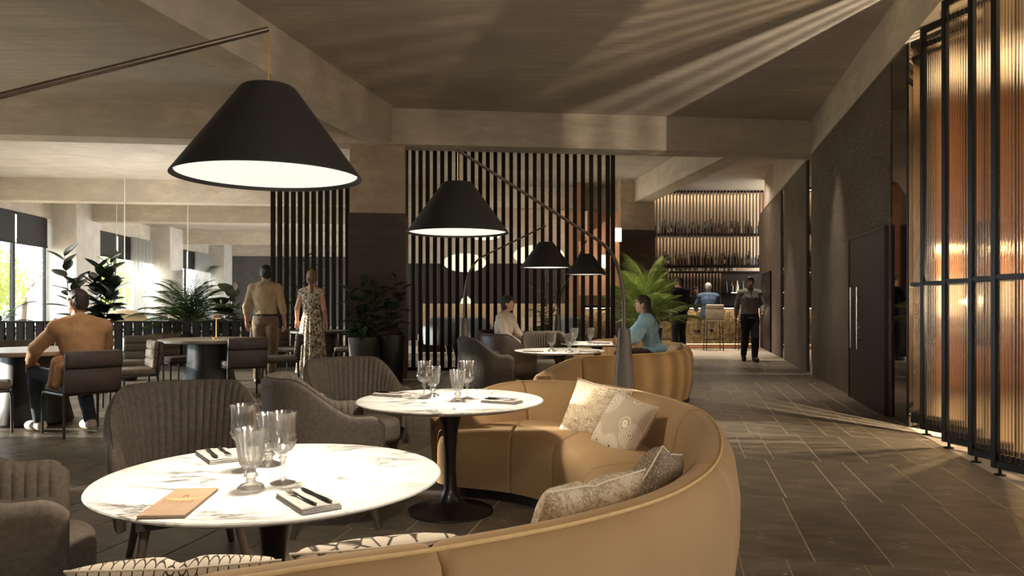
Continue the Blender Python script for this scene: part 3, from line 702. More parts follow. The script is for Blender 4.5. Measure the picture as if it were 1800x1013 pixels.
# even spacing along the rim
cum = [0]
for a, b in zip(path, path[1:]): cum.append(cum[-1] + float(np.hypot(*(b - a)[:2])))
def at_s(s):
    k = np.searchsorted(cum, s); k = min(max(k, 1), NS - 1); f = (s - cum[k - 1]) / max(cum[k] - cum[k - 1], 1e-9); return path[k - 1] * (1 - f) + path[k] * f
knot = [cum[min(NS - 1, round(k * (NS - 1) / (len(RIM) - 1)))] for k in range(len(RIM))]
def ks(x): i = int(x); f = x - i; return knot[i] * (1 - f) + (knot[min(i + 1, len(knot) - 1)]) * f
def frame(s):
    p = at_s(s); a = at_s(max(0, s - .03)); b = at_s(min(cum[-1], s + .03)); Rm = V((p[0], p[1], 0)); I = V((p[3], p[4], 0)); h = p[2]
    tg = V((b[0] - a[0], b[1] - a[1], 0)).normalized(); n = V((-tg.y, tg.x, 0))   # path runs clockwise seen from above: outward is to the left
    if n.dot(Rm - I) < 0: n = -n
    return Rm, I, h, n
def sofa_profile_back(h, lim):
    pts = [(-.13, .10), (.0, .06), (.05, .07), (.082, .20), (.102, .36), (.104, .48), (.086, h - .09), (.055, h - .028), (.015, h - .003), (-.03, h - .006), (-.07, h - .035), (-.10, h - .10), (-.122, h - .20), (-.135, .40), (-.145, .30)]
    return [(x, z) for x, z in pts]
def make_sofa():
    t = thing('curved_sofa', '', 'sofa')
    seams = [0, ks(2.6), ks(4.1), ks(6.1), ks(8.1), ks(11.05), ks(12.6), cum[-1]]
    for a, b in zip(seams, seams[1:]):
        n = max(14, int((b - a) / .035)); ss = [a + (b - a) * (.5 - .5 * cos(PI * k / n)) if n < 3 else a + (b - a) * k / n for k in range(n + 1)]
        ext = [a, a + .004, a + .012, a + .026, a + .045] + [s for s in ss if a + .06 < s < b - .06] + [b - .045, b - .026, b - .012, b - .004, b]
        rb = []; rs = []
        for s in ext:
            e = min(s - a, b - s); q = 1 - (1 - min(1, e / .045)) ** 2; q = math.sqrt(max(0, q)); endcap = (s - a < .05 and a == 0) or (b - s < .05 and b == cum[-1])
            k = (.35 + .65 * q) if endcap else (.80 + .20 * q)
            Rm, I, h, nv = frame(s); hh = h - (.10 if endcap else .022) * (1 - q)
            ring = []
            for x, z in sofa_profile_back(h, 0):
                x2 = (x + .02) * k - .02; z2 = .06 + (z - .06) * (hh - .06) / (h - .06); ring.append(Rm + nv * x2 + V((0, 0, z2)))
            rb.append(ring)
            w_ = (Rm - I); lw = w_.length; d = w_ / lw; ks_ = (.5 + .5 * q) if endcap else (.965 + .035 * q); zz = 1 - (.25 if endcap else .02) * (1 - q)
            sp_ = [(-.12, .12), (-.12, .40), (-.20, .428), (-lw * .5, .438), (-lw + .13, .432), (-lw + .06, .418), (-lw + .018, .385), (-lw, .33), (-lw + .004, .2), (-lw + .025, .07), (-lw + .08, .06)]
            mid = -lw * .5; rs.append([Rm + d * (mid + (x - mid) * ks_) + V((0, 0, z * zz if z > .15 else z)) for x, z in sp_])
        MB().rings(rb).ob('back_cushion', 'tan_velvet', t, ang=60); MB().rings(rs).ob('seat_cushion', 'tan_velvet', t, ang=60)
    pp = []; pq = []
    for k in range(150):
        s = cum[-1] * (.02 + .96 * k / 149); Rm, I, h, nv = frame(s); pp.append(Rm + nv * .03 + V((0, 0, h - .0075)))
        w_ = (I - Rm); pq.append((Rm, I))
    MB().tube(pp, .0055, 6).ob('piping', 'tan_piping', t)['label'] = 'lighter piping along the top of the back'
    pl = MB(); rr = []
    for k in range(80):
        s = cum[-1] * (.03 + .94 * k / 79); Rm, I, h, nv = frame(s); d = (I - Rm).normalized(); lw = (I - Rm).length
        rr.append([Rm + nv * .03, Rm + nv * .03 + V((0, 0, .07)), I - d * .07 + V((0, 0, .07)), I - d * .07])
    pl.rings(rr).ob('plinth', 'pedestal_black', t, smooth=False)
    return t
sofa = make_sofa(); sofa.location = (0, 0, .006)
tag(sofa, 'tan velvet curved sofa wrapping round the two nearest marble tables', 'sofa', 'curved tan sofas')
s2 = dup(sofa); s2.location = (1.45, 6.7, .006); s2['label'] = 'tan velvet curved sofa farther back where the woman in blue sits'

# ================================================================ cushions
def cushion(label, mt, c, size, rot, th=.13, crease=0):
    m = MB(); n = 22; top = []; W_, H_ = size
    def pt(u, v, s):
        eu = 1 - abs(u) ** 2.6; ev = 1 - abs(v) ** 2.6; z = th / 2 * (max(0, eu) * max(0, ev)) ** .42
        pin = 1 - .07 * (1 - abs(u) ** 2) * abs(v) ** 3; pin2 = 1 - .07 * (1 - abs(v) ** 2) * abs(u) ** 3
        z *= 1 - crease * math.exp(-(u / .12) ** 2) * (.4 + .6 * sst(-.2, 1, v)); zz = -crease * .06 * math.exp(-(u / .12) ** 2) * sst(0, 1, v)
        q = .004 * NZ.noise(V((u * 3, v * 3, s * 2 + len(label))))
        return V((u * W_ / 2 * pin2, v * H_ / 2 * pin + zz * H_, s * z + q * (1 if abs(u) < .97 and abs(v) < .97 else 0)))
    for s in (1, -1):
        g = [[pt(-1 + 2 * i / n, -1 + 2 * j / n, s) for i in range(n + 1)] for j in range(n + 1)]; m.rings(g, closed=False)
    bm = bmesh.new(); o_me = m.me('cushion', True, 60); bm.from_mesh(o_me); bmesh.ops.remove_doubles(bm, verts=bm.verts, dist=.0004); bmesh.ops.recalc_face_normals(bm, faces=bm.faces); bm.to_mesh(o_me); bm.free(); o_me.shade_smooth()
    t = thing('cushion', label, 'cushion', c, 0, 'scatter cushions on the near sofa'); t.rotation_euler = rot
    link('cushion_cover', o_me, mt, t)
    ed = [pt(-1 + 2 * i / 24, -1, 1) for i in range(25)] + [pt(1, -1 + 2 * i / 24, 1) for i in range(1, 25)] + [pt(1 - 2 * i / 24, 1, 1) for i in range(1, 25)] + [pt(-1, 1 - 2 * i / 24, 1) for i in range(1, 25)]
    MB().tube([V((p.x, p.y, 0)) for p in ed], .003, 6).ob('piping', 'cushion_piping', t)
    return t
M('cushion_piping', (214, 200, 178), (200, 186, 164), .8, scale=30)
def toile(name, base, ink, sc_, dens=.5):
    m, nt, b, o = mat(name); v = coords(nt); n = noise(nt, v, sc_, 6, .65, 1.5); d = math_(nt, 'ABSOLUTE', math_(nt, 'SUBTRACT', n, .5))
    l1 = ramp(nt, d, [(.004, (1, 1, 1, 1)), (.022, (0, 0, 0, 1))]); n2 = noise(nt, v, sc_ * 4, 4, .7, 1); d2 = math_(nt, 'ABSOLUTE', math_(nt, 'SUBTRACT', n2, .5)); l2 = ramp(nt, d2, [(.01, (1, 1, 1, 1)), (.05, (0, 0, 0, 1))])
    msk = ramp(nt, noise(nt, v, sc_ * .6, 3), [(dens - .06, (0, 0, 0, 1)), (dens + .04, (1, 1, 1, 1))])
    f = math_(nt, 'MAXIMUM', math_(nt, 'MULTIPLY', l1, .8), math_(nt, 'MULTIPLY', l2, msk)); L(nt, mixc(nt, f, lin(base), lin(ink)), b.inputs['Base Color'])
    b.inputs['Roughness'].default_value = .85; bump(nt, b, noise(nt, v, 300, 2), .15, .002); MATS[name] = m
toile('toile_pale', (206, 188, 160), (140, 112, 82), 9)
toile('toile_dense', (196, 178, 150), (116, 94, 70), 14, .42)
def rings_mat():
    m, nt, b, o = mat('ring_print'); v = coords(nt)
    vo = nt.nodes.new('ShaderNodeTexVoronoi'); vo.inputs['Scale'].default_value = 6.5; L(nt, v, vo.inputs['Vector'])
    s = math_(nt, 'SINE', math_(nt, 'MULTIPLY', vo.outputs['Distance'], 80)); l = ramp(nt, s, [(.2, (0, 0, 0, 1)), (.6, (1, 1, 1, 1))])
    big = ramp(nt, vo.outputs['Distance'], [(.0, (1, 1, 1, 1)), (.48, (1, 1, 1, 1)), (.52, (0, 0, 0, 1))])
    v2 = nt.nodes.new('ShaderNodeTexVoronoi'); v2.inputs['Scale'].default_value = 45; L(nt, v, v2.inputs['Vector']); dot = ramp(nt, v2.outputs['Distance'], [(.25, (1, 1, 1, 1)), (.32, (0, 0, 0, 1))])
    cen = ramp(nt, vo.outputs['Distance'], [(.16, (1, 1, 1, 1)), (.18, (0, 0, 0, 1))])
    c = mixc(nt, math_(nt, 'MULTIPLY', l, big), lin((176, 158, 134)), lin((222, 210, 190))); c = mixc(nt, math_(nt, 'MULTIPLY', dot, cen), c, lin((62, 52, 44)))
    L(nt, c, b.inputs['Base Color']); b.inputs['Roughness'].default_value = .8; MATS['ring_print'] = m
rings_mat()
def voro_mat(name, base, ink, scale, w0, w1, rnd=0.0, stretch=(1, 1, 1)):
    m, nt, b, o = mat(name); v = coords(nt, stretch); vo = nt.nodes.new('ShaderNodeTexVoronoi'); vo.feature = 'DISTANCE_TO_EDGE'; vo.inputs['Scale'].default_value = scale; vo.inputs['Randomness'].default_value = rnd; L(nt, v, vo.inputs['Vector'])
    L(nt, ramp(nt, vo.outputs['Distance'], [(w0, lin(ink)), (w1, lin(base))]), b.inputs['Base Color']); b.inputs['Roughness'].default_value = .85; bump(nt, b, noise(nt, v, 200, 2), .15, .002); MATS[name] = m
def honeycomb():   # fish-scale outlines
    m, nt, b, o = mat('honeycomb_print'); v = coords(nt); sx = nt.nodes.new('ShaderNodeSeparateXYZ'); L(nt, v, sx.inputs[0])
    br = nt.nodes.new('ShaderNodeTexBrick'); br.offset = .5; br.inputs['Scale'].default_value = 26; br.inputs['Mortar Size'].default_value = .045; br.inputs['Brick Width'].default_value = .62; br.inputs['Row Height'].default_value = .85
    xx = math_(nt, 'MULTIPLY', sx.outputs[0], 1.0); yy = math_(nt, 'ADD', sx.outputs[1], math_(nt, 'MULTIPLY', math_(nt, 'ABSOLUTE', math_(nt, 'SINE', math_(nt, 'MULTIPLY', sx.outputs[0], 132))), .008))
    cb = nt.nodes.new('ShaderNodeCombineXYZ'); L(nt, xx, cb.inputs[0]); L(nt, yy, cb.inputs[1]); L(nt, cb.outputs[0], br.inputs['Vector'])
    br.inputs['Color1'].default_value = lin((222, 206, 184)); br.inputs['Color2'].default_value = lin((214, 198, 176)); br.inputs['Mortar'].default_value = lin((66, 54, 44)); L(nt, br.outputs[0], b.inputs['Base Color']); b.inputs['Roughness'].default_value = .85; MATS['honeycomb_print'] = m
honeycomb()
voro_mat('scribble_print', (220, 204, 182), (64, 52, 42), 17, .02, .07, .9)
voro_mat('tweed_print', (156, 138, 114), (108, 92, 74), 90, .05, .3, 1)
def lean(yaw, back, roll): return (Mx.Rotation(yaw, 3, 'Z') @ Mx.Rotation(back, 3, 'X') @ Mx.Rotation(roll, 3, 'Z')).to_euler()
c1 = cushion('square toile cushion leaning on the far back of the near sofa', 'toile_pale', (.55, 4.93, .565), (.42, .40), lean(-.55, 1.1, -.16), .15)
c2 = cushion('square cushion printed with fan rings, second on the near sofa', 'ring_print', (.66, 4.42, .55), (.39, .38), lean(-1.0, 1.05, -.18), .15)
c3 = cushion('long creased toile cushion on the near arm of the front sofa', 'toile_dense', (.22, 2.40, .565), (.46, .36), lean(PI + .72, 1.1, 0), .15, .5)
c4 = cushion('brown tweed cushion behind the long creased one', 'tweed_print', (.50, 2.74, .585), (.36, .36), lean(PI + 1.02, 1.1, .3), .15, .4)
c5 = cushion('honeycomb-print cushion at the bottom edge of the near sofa', 'honeycomb_print', (-.81, 1.86, .53), (.48, .36), lean(PI + .16, .85, 0), .14, .35)
c6 = cushion('scribble-print cushion beside the honeycomb one on the near sofa', 'scribble_print', (-.37, 1.99, .535), (.44, .36), lean(PI + .32, .85, 0), .14)
for lb_, px, yy, mt_ in (('pale folded cushion beside the woman in blue', 1176, 9.75, 'toile_pale'), ('small beige cushion on the far sofa near its outer end', 1186, 10.15, 'toile_dense')):
    c = cushion(lb_, mt_, Q(px, yy, .60), (.38, .32), lean(PI + 1.3, 1.0, .2), .13); c['group'] = 'cushions on the far sofa'

# ================================================================ ribbed tub armchairs
def make_tub():
    t = thing('tub_armchair', '', 'armchair')
    a, b, arm = .315, .33, .25; N = 96
    per = []
    L0 = arm; Lq = PI * (a + b) / 2; tot = 2 * L0 + Lq
    def plan(s, off):   # s in 0..1 along the U, off outward
        d = s * tot
        if d < L0: return V((-a - off, arm - d, 0)), 0
        if d > tot - L0: return V((a + off, arm - (tot - d), 0)), 0
        ph = (d - L0) / Lq * PI; x = -cos(ph); y = -sin(ph)
        return V((x * (a + off), y * (b + off), 0)), sin(ph)
    def height(s):
        d = abs(s - .5) * 2; return .655 + .205 * (1 - sst(.34, .80, d)) - .03 * sst(.9, 1, d)
    so = []; si = []
    for k in range(N + 1):
        s = k / N; h = height(s); e = min(s, 1 - s) * tot; cp = math.sqrt(max(0, 1 - (1 - min(1, e / .035)) ** 2)); w_ = .012 + .026 * cp
        def q(off, z): p, _ = plan(s, off + .045 * sst(.26, .86, z)); return p + V((0, 0, z))
        h2 = h - .02 * (1 - cp)
        so.append([q(0, .25), q(.012 * cp, .27), q(.016 * cp, .42), q(.016 * cp, h2 - .05), q(.010 * cp, h2 - .018), q(-.008, h2), q(-w_, h2 - .012), q(-w_, .42), q(-w_, .26)])
    MB().rings(so).ob('shell', 'taupe_fabric', t, ang=70)
    n2 = 36 * 6; ri = []
    for k in range(n2 + 1):
        s = .02 + .96 * k / n2; h = height(s) + .004; rib = .009 * abs(sin(PI * k / 6)) ** .6
        def q(off, z): p, _ = plan(s, off + .045 * sst(.26, .86, z)); return p + V((0, 0, z))
        ri.append([q(-.03, .36), q(-.052 - rib, .38), q(-.056 - rib, .52), q(-.050 - rib, h - .10), q(-.044 - rib, h - .045), q(-.034 - rib * .7, h - .012), q(-.018, h + .002 + rib * .25), q(-.012, h - .02), q(-.02, .5)])
    MB().rings(ri).ob('channel_back', 'taupe_fabric', t, ang=50)['label'] = 'vertically channelled inner back'
    st = []
    for z, k in ((.29, .93), (.30, .985), (.33, 1), (.40, 1), (.43, .985), (.446, .93), (.452, .7), (.454, .3)):
        ring = []
        for j in range(56):
            an = 2 * PI * j / 56; c, s_ = cos(an), sin(an); e_ = 2 / 3.2
            ring.append(V((abs(c) ** e_ * math.copysign(1, c) * .262 * k, .035 + abs(s_) ** e_ * math.copysign(1, s_) * .30 * k, z)))
        st.append(ring)
    MB().rings(st).ob('seat', 'taupe_fabric', t, ang=60)
    MB().rings([[V((x * .9, y * .9 + .01, z)) for x, y in ((-.27, -.27), (.27, -.27), (.27, .27), (-.27, .27))] for z in (.25, .29)]).ob('seat_base', 'dark_fabric', t, smooth=False)
    for sx in (-1, 1):
        for sy in (-1, 1): MB().tube([(sx * .20, sy * .19, .255), (sx * .245, sy * .235, 0)], [.026, .016], 12).ob('leg', 'leg_wood', t)
    return t
tub = make_tub()
def d2(a, b): return (b[0] - a[0], b[1] - a[1])
TUBS = [((-1.60, 3.66), (.50, -.86), 'ribbed taupe tub chair facing the front table from behind'),
        ((-1.06, 4.34), (.93, .36), 'plain-backed taupe tub chair seen from its side, left of the second table'),
        ((-1.14, 5.42), (.60, -.80), 'ribbed taupe tub chair behind the second table'),
        ((-1.81, 2.55), (.86, .51), 'ribbed taupe tub chair cut off by the lower edge beside the honeycomb cushion'),
        ((-.30, 9.30), (.96, .25), 'dark tub chair seen from its side next to the third table'),
        ((-.06, 10.35), (.75, .65), 'brown tub chair seen from behind, below the person in the pale shirt'),
        ((.50, 10.84), (.12, -1), 'grey tub chair facing the third table from behind'),
        ((-.16, 11.55), (.86, -.5), 'dark tub chair in which the person in the pale shirt sits')]
for i, (p, d, lb_) in enumerate(TUBS):
    o = tub if i == 0 else dup(tub); o.location = (p[0], p[1], .006); o.rotation_euler = (0, 0, face(d)); tag(o, lb_, 'armchair', 'tub armchairs round the marble tables')
    if i in (4, 5, 7):
        for ch in o.children:
            if ch.type == 'MESH' and ch.name.startswith(('shell', 'channel', 'seat')):
                ch.data = ch.data.copy(); ch.data.materials[0] = MATS['brown_leather' if i == 5 else 'dark_fabric']
# ================================================================ dining tables and chairs on the left
def make_dining_chair():
    t = thing('dining_chair', '', 'chair'); W_ = .54; D_ = .54
    for x in (-1, 1):
        MB().tube([(x * .255, -.255, 0), (x * .25, -.245, .40), (x * .25, -.265, .655)], [.012, .014, .012], 8).ob('leg', 'chair_metal', t)
        MB().tube([(x * .255, .265, 0), (x * .255, .262, .36), (x * .252, .25, .405), (x * .252, .22, .418)], [.012, .014, .015, .012], 8).ob('leg', 'chair_metal', t)
    fr = MB()
    for a, b in (((-.25, -.245), (-.25, .24)), ((.25, -.245), (.25, .24)), ((-.25, -.245), (.25, -.245)), ((-.25, .235), (.25, .235))):
        fr.tube([(*a, .41), (*b, .41)], .013, 6)
    fr.ob('seat_frame', 'chair_metal', t)
    rbox((0, .01, .455), (.50, .50, .075), .03, 3).ob('seat', 'seat_fabric', t, ang=70)
    tilt = Mx.Rotation(.07, 3, 'X')
    rbox((0, -.262, .545), (.52, .035, .24), .012, 2, tilt).ob('back_panel', 'brown_leather', t)
    rbox((0, -.288, .735), (.52, .055, .155), .024, 3, tilt).ob('headrest_pad', 'brown_leather', t, ang=70)
    MB().tube([(-.255, -.285, .652), (.255, -.285, .652)], .007, 6).ob('piping', 'chair_metal', t)
    for k in range(3):
        rbox((0, -.222 - .009 * k, .545 + k * .11), (.50, .06, .112), .026, 3, tilt).ob('back_pad', 'seat_fabric', t, ang=70)
    return t
din = make_dining_chair(); DCH = []
def dchair(p, d, label):
    o = din if not DCH else dup(din); DCH.append(o); o.location = (p[0], p[1], .012); o.rotation_euler = (0, 0, face(d)); tag(o, label, 'chair', 'dining chairs in the window bay')
dchair((-4.23, 7.30), (-.78, .62), 'upholstered metal-legged dining chair carrying the man in the tan blazer')
dchair((-5.28, 7.36), (.82, .57), 'dining chair at the frame edge, only its seat corner and legs in view')
dchair((-6.05, 9.0), (.5, -.86), 'dining chair on the window side of the first round table')
dchair((-4.62, 9.0), (-.80, -.60), 'segmented dining chair standing just past the blazer man, turned to the left table')
dchair((-5.15, 10.3), (.3, -.95), 'dining chair half hidden behind the segmented one, by the spiky fern')
dchair((-5.0, 11.0), (.80, -.45), 'dining chair left of the second round table, seat toward the lamp')
dchair((-3.68, 10.15), (-.55, .83), 'dining chair seen from behind, right of the second round table')
dchair((-3.46, 11.12), (-.95, -.3), 'dining chair beside the legs of the man in the tan shirt')
dchair((-3.98, 13.6), (.95, -.1), 'dining chair left of the dark table under the slat screen')
dchair((-2.95, 13.55), (-.95, -.1), 'dining chair right of the dark table under the slat screen')
def round_table(x, y, r, h, label, top):
    t = thing('round_dining_table', label, 'table', (x, y, .012), 0, 'dining tables in the window bay')
    MB().lathe([(0, h), (r - .006, h), (r, h - .008), (r, h - .036), (r - .01, h - .045), (0, h - .045)][::-1], 96, cap=(False, False)).ob('table_top', top, t, ang=30)
    def ped(a, i, rr, z): return 1 + .06 * abs(sin(a * 3))
    MB().lathe([(0, 0), (.36, 0), (.37, .02), (.33, .2), (.28, .45), (.27, h - .05), (0, h - .05)], 48, mod=ped, cap=(False, False)).ob('pedestal', 'table_dark_stone', t, ang=40)
round_table(-5.17, 8.0, .65, .78, 'round stone-topped dining table in front of the man in the blazer', 'table_top_stone')
round_table(-4.24, 10.4, .66, .78, 'round stone dining table with the brass lamp, left of the standing man', 'table_top_stone')
round_table(-3.5, 13.7, .60, .78, 'dark round dining table below the left slat screen', 'table_dark_stone')
def cordless_lamp(p, label, z):
    t = thing('table_lamp', label, 'lamp', (p[0], p[1], z), 0, 'small brass table lamps')
    MB().lathe([(0, 0), (.055, 0), (.055, .012), (.012, .018), (.008, .03), (.008, .29), (0, .29)], 24, cap=(False, False)).ob('stem', 'brass', t)
    MB().lathe([(0, .29), (.062, .285), (.065, .30), (.06, .325), (0, .33)], 24, cap=(False, False)).ob('shade', 'copper_wall', t)
    MB().lathe([(0, .283), (.05, .283), (.05, .285), (0, .285)], 16, cap=(False, False)).ob('diffuser', 'wall_light_glow', t)
    d = lamp('table_lamp_bulb', 'POINT', (0, 0, .26), 1.6, WARM, size=.03, parent=t); d.location = (0, .0, .25)
cordless_lamp((-4.18, 10.5), 'slim brass table lamp on the second round table', .792)
cordless_lamp((-4.98, 8.25), 'slim brass table lamp on the first table, beside the blazer sleeve', .792)

# ================================================================ slat screens and low partition
sl = MB().box((0, 0, .5), (.072, .10, 1)).me('slat', False); sl.materials.append(MATS['dark_wood'])
def slat_screen(label, us, y0, y1, z0, z1):
    t = thing('slat_screen', label, 'screen', (0, 0, 0), 0, 'dark timber slat screens'); ps = []
    for u in us:
        f = (u - us[0]) / (us[-1] - us[0]); y = y0 + (y1 - y0) * f; p = Q(u, y); ps.append(p)
        o = link('slat', sl, None, t, (p.x, p.y, z0 + .05)); o.scale = (1, 1, z1 - z0 - .1)
    a, b = ps[0], ps[-1]; c = (a + b) / 2; ln = (b - a).length + .1; an = math.atan2(b.y - a.y, b.x - a.x)
    MB().box((c.x, c.y, z0 + .03), (ln, .12, .06), an).ob('bottom_rail', 'dark_wood', t, smooth=False); MB().box((c.x, c.y, z1 - .03), (ln, .12, .06), an).ob('top_rail', 'dark_wood', t, smooth=False)
    return t
slat_screen('dark timber slat screen behind the woman in the floral dress', [480 + 11.9 * k for k in range(12)], 15.0, 15.0, .012, 3.78)
MU = [82, 113, 143, 173, 204, 235, 267, 299, 332, 364, 396, 428, 460, 494, 527, 560, 593, 627, 660, 694, 728, 763, 797, 831, 866, 901, 936, 958]
slat_screen('tall dark timber slat screen behind the arc lamps', [680 + x * .4147 for x in MU], 14.3, 14.0, .0, 4.57)
t = thing('slatted_partition', 'low grey-brown slatted partition with plants behind it', 'partition', (0, 0, 0)); bd = rbox((0, 0, .45), (.155, .045, .88), .004, 1).me('board', False); bd.materials.append(MATS['grey_wood'])
for k in range(32):
    p = Q(-50 + 17.2 * k, 15.0 + .1); link('board', bd, None, t, (p.x, p.y, .012))
a, b = Q(-58, 15.1), Q(490, 15.1); rbox(((a.x + b.x) / 2, 15.1, .915), (b.x - a.x, .11, .035), .005, 1).ob('cap_rail', 'grey_wood', t, smooth=False); MB().box(((a.x + b.x) / 2, 15.14, .05), (b.x - a.x, .05, .07)).ob('base_rail', 'grey_wood', t, smooth=False)

# ================================================================ plants
def leaf_mesh(name, L_, W_, mt, droop=.25, fold=.15, tipw=1.0, n=7):
    m = MB(); rr = []
    for i in range(n + 1):
        s = i / n; w_ = W_ / 2 * max(.02, sin(PI * min(1, s ** .85)) ** (.75 * tipw)); z = -droop * L_ * s * s
        rr.append([V((-w_, L_ * s, z + fold * w_)), V((-w_ * .5, L_ * s, z + fold * .3 * w_)), V((0, L_ * s, z)), V((w_ * .5, L_ * s, z + fold * .3 * w_)), V((w_, L_ * s, z + fold * w_))])
    m.rings(rr, closed=False); me = m.me(name); me.materials.append(MATS[mt]); return me
def put_leaf(me, par, p, az, el, s=1, roll=0, name='leaf'):
    o = link(name, me, None, par, p); o.rotation_mode = 'QUATERNION'
    o.rotation_quaternion = (Mx.Rotation(az, 3, 'Z') @ Mx.Rotation(el, 3, 'X') @ Mx.Rotation(roll, 3, 'Y')).to_quaternion(); o.scale = (s,) * 3; return o
RL = leaf_mesh('rubber_leaf', .30, .16, 'rubber_leaf', .12, .2); BL = leaf_mesh('broad_leaf', .42, .21, 'broad_leaf', .3, .25); SP = leaf_mesh('spike_leaf', .34, .022, 'palm_leaf', .5, .3)
BIG = leaf_mesh('big_leaf', .55, .46, 'broad_leaf', .35, .12, .7)
def pot(t, r, h, mt, n=28):
    MB().lathe([(0, 0), (r * .78, 0), (r * .82, .02), (r, h - .02), (r, h), (r - .03, h), (r - .035, h - .05), (0, h - .05)], n, cap=(False, False)).ob('pot', mt, t, ang=50)
    MB().lathe([(0, h - .052), (r - .036, h - .052), (r - .036, h - .045), (0, h - .04)], 20, cap=(False, False)).ob('soil', 'soil', t)
def stem_plant(name, label, loc, stems, leaf, n, s, ph, pr, pm, spiral=2.4, el=(.9, -.1), seed=1, grp=None):
    rr = random.Random(seed); t = thing(name, label, 'plant', loc, 0, grp); pot(t, pr, ph, pm)
    for (dx, dy, h) in stems:
        pts = [V((dx * .15, dy * .15, ph - .05)), V((dx * .4, dy * .4, ph + (h - ph) * .4)), V((dx, dy, h))]; cv = crom(pts, 9); MB().tube(cv, [.012 - .0008 * i for i in range(9)], 6).ob('stem', 'bark', t)
        az = rr.random() * 6
        for k in range(n):
            f = .22 + .78 * k / (n - 1); i = f * 8; a = min(int(i), 7); p = V(cv[a]) * (1 - (i - a)) + V(cv[a + 1]) * (i - a); az += spiral
            put_leaf(leaf, t, p, az + rr.uniform(-.3, .3), el[1] + (el[0] - el[1]) * f ** 1.5 + rr.uniform(-.2, .2), s * (1.05 - .35 * f) * rr.uniform(.85, 1.1), rr.uniform(-.4, .4))
    return t
def frond_mesh(name, L_, mt, up=1.0, droop=1.0, n=26, w_=.34, lw=.026, seed=0):
    rr = random.Random(seed); m = MB(); sp_ = []
    ang = up; p = V((0, 0, 0)); ds = L_ / n
    for i in range(n + 1):
        sp_.append((p.copy(), ang)); p = p + V((0, cos(ang), sin(ang))) * ds; ang -= droop * (.4 + 1.2 * i / n) / n
    m.tube([q[0] for q in sp_], [.009 * (1 - .85 * i / n) for i in range(n + 1)], 5)
    for i in range(3, n + 1):
        q, a = sp_[i]; s = i / n; ll = w_ * (sin(PI * min(1, .12 + .86 * s)) ** .7) * rr.uniform(.85, 1.1) + .03; t = V((0, cos(a), sin(a))); nrm = V((0, -sin(a), cos(a)))
        for sd in (-1, 1):
            d = (V((sd, 0, 0)) * cos(.55 + .5 * s) + t * sin(.55 + .5 * s)).normalized(); rr_ = []
            for j in range(5):
                f = j / 4; wv = lw * (sin(PI * (.12 + .84 * f))) * .5 + .001; c = q + d * ll * f + nrm * (.10 * ll * sin(PI * f * .5)) + V((0, 0, -.42 * ll * f * f)); rr_.append([c - t * wv, c + nrm * wv * .5, c + t * wv])
            m.rings(rr_, closed=False)
    me = m.me(name); me.materials.append(MATS[mt]); return me
def palm(label, loc, fr, n, H, ph, pr, pm, seed=2, name='palm', up=(.35, 1.35), s=(.7, 1.1)):
    rr = random.Random(seed); t = thing(name, label, 'plant', loc); pot(t, pr, ph, pm)
    for k in range(n):
        f = (k + .5) / n; az = k * 2.39996 + rr.uniform(-.2, .2); el = up[0] + (up[1] - up[0]) * f; put_leaf(fr[k % len(fr)], t, (rr.uniform(-.05, .05), rr.uniform(-.05, .05), ph - .06 + H * f * .3), az, el, rr.uniform(*s), rr.uniform(-.25, .25), 'frond')
    for k in range(4): MB().tube([(.03 * cos(k * 1.6), .03 * sin(k * 1.6), ph - .06), (.05 * cos(k * 1.6), .05 * sin(k * 1.6), ph + H * .35)], [.016, .011], 6).ob('cane', 'bark', t)
    return t
FA = [frond_mesh('frond', 1.15, 'palm_leaf', .0, 1.15, 26, .38, .022, k) for k in range(3)]
FB = [frond_mesh('frond', 1.15, 'bright_palm_leaf', .0, .8, 24, .44, .028, k + 7) for k in range(3)]
# behind the partition
stem_plant('rubber_plant', 'rubber plant rising behind the head of the man in the blazer', Q(178, 15.7, .012), [(-.02, .02, 2.05), (.22, 0, 2.2), (.1, .1, 1.8), (.34, -.1, 1.6), (-.2, .1, 1.75)], RL, 17, 1.85, .6, .24, 'planter_black', seed=4)
stem_plant('rubber_plant', 'rubber plant with large glossy leaves at the left of the blazer man', Q(128, 15.8, .012), [(-.18, 0, 2.28), (.05, .1, 1.7)], RL, 14, 1.85, .6, .22, 'planter_black', seed=9)
palm('feathery green palm behind the low partition', Q(330, 15.75, .012), FA, 42, 1.5, .62, .26, 'planter_black', 3, up=(.25, 1.5), s=(.75, 1.12))
t = stem_plant('peace_lily', 'broad-leaved peace lily with white blooms left of the standing man', Q(402, 15.8, .012), [(-.1, 0, 1.25), (.1, 0, 1.4), (.0, .1, 1.5), (.2, 0, 1.2), (-.22, .05, 1.1)], BIG, 5, .9, .6, .22, 'planter_black', seed=5, el=(.8, .2))
sw = leaf_mesh('bloom', .20, .09, 'spathe_white', -.1, .4)
for dx, dy, h, az in ((.18, -.1, 1.55, .6), (-.1, -.15, 1.25, 2.4), (.02, -.1, 1.1, 1.0)):
    MB().tube([(dx * .3, dy, .6), (dx, dy, h)], .005, 5).ob('stem', 'bark', t); put_leaf(sw, t, (dx, dy, h), az, 1.2, 1, 0, 'bloom')
palm('palm fronds at the frame edge above the partition', Q(-2, 15.6, .012), FA, 12, 1.2, .6, .24, 'planter_black', 8, up=(.3, 1.2), s=(.5, .85))
t = thing('spiky_fern', 'spiky green fern in a low trough behind the blazer man', 'plant', Q(222, 12.4, .012)); pot(t, .2, .34, 'brown_leather')
for k in range(46): put_leaf(SP, t, (R.uniform(-.08, .08), R.uniform(-.08, .08), .30), R.random() * 6.28, R.uniform(.3, 1.3), R.uniform(.7, 1.1), 0)
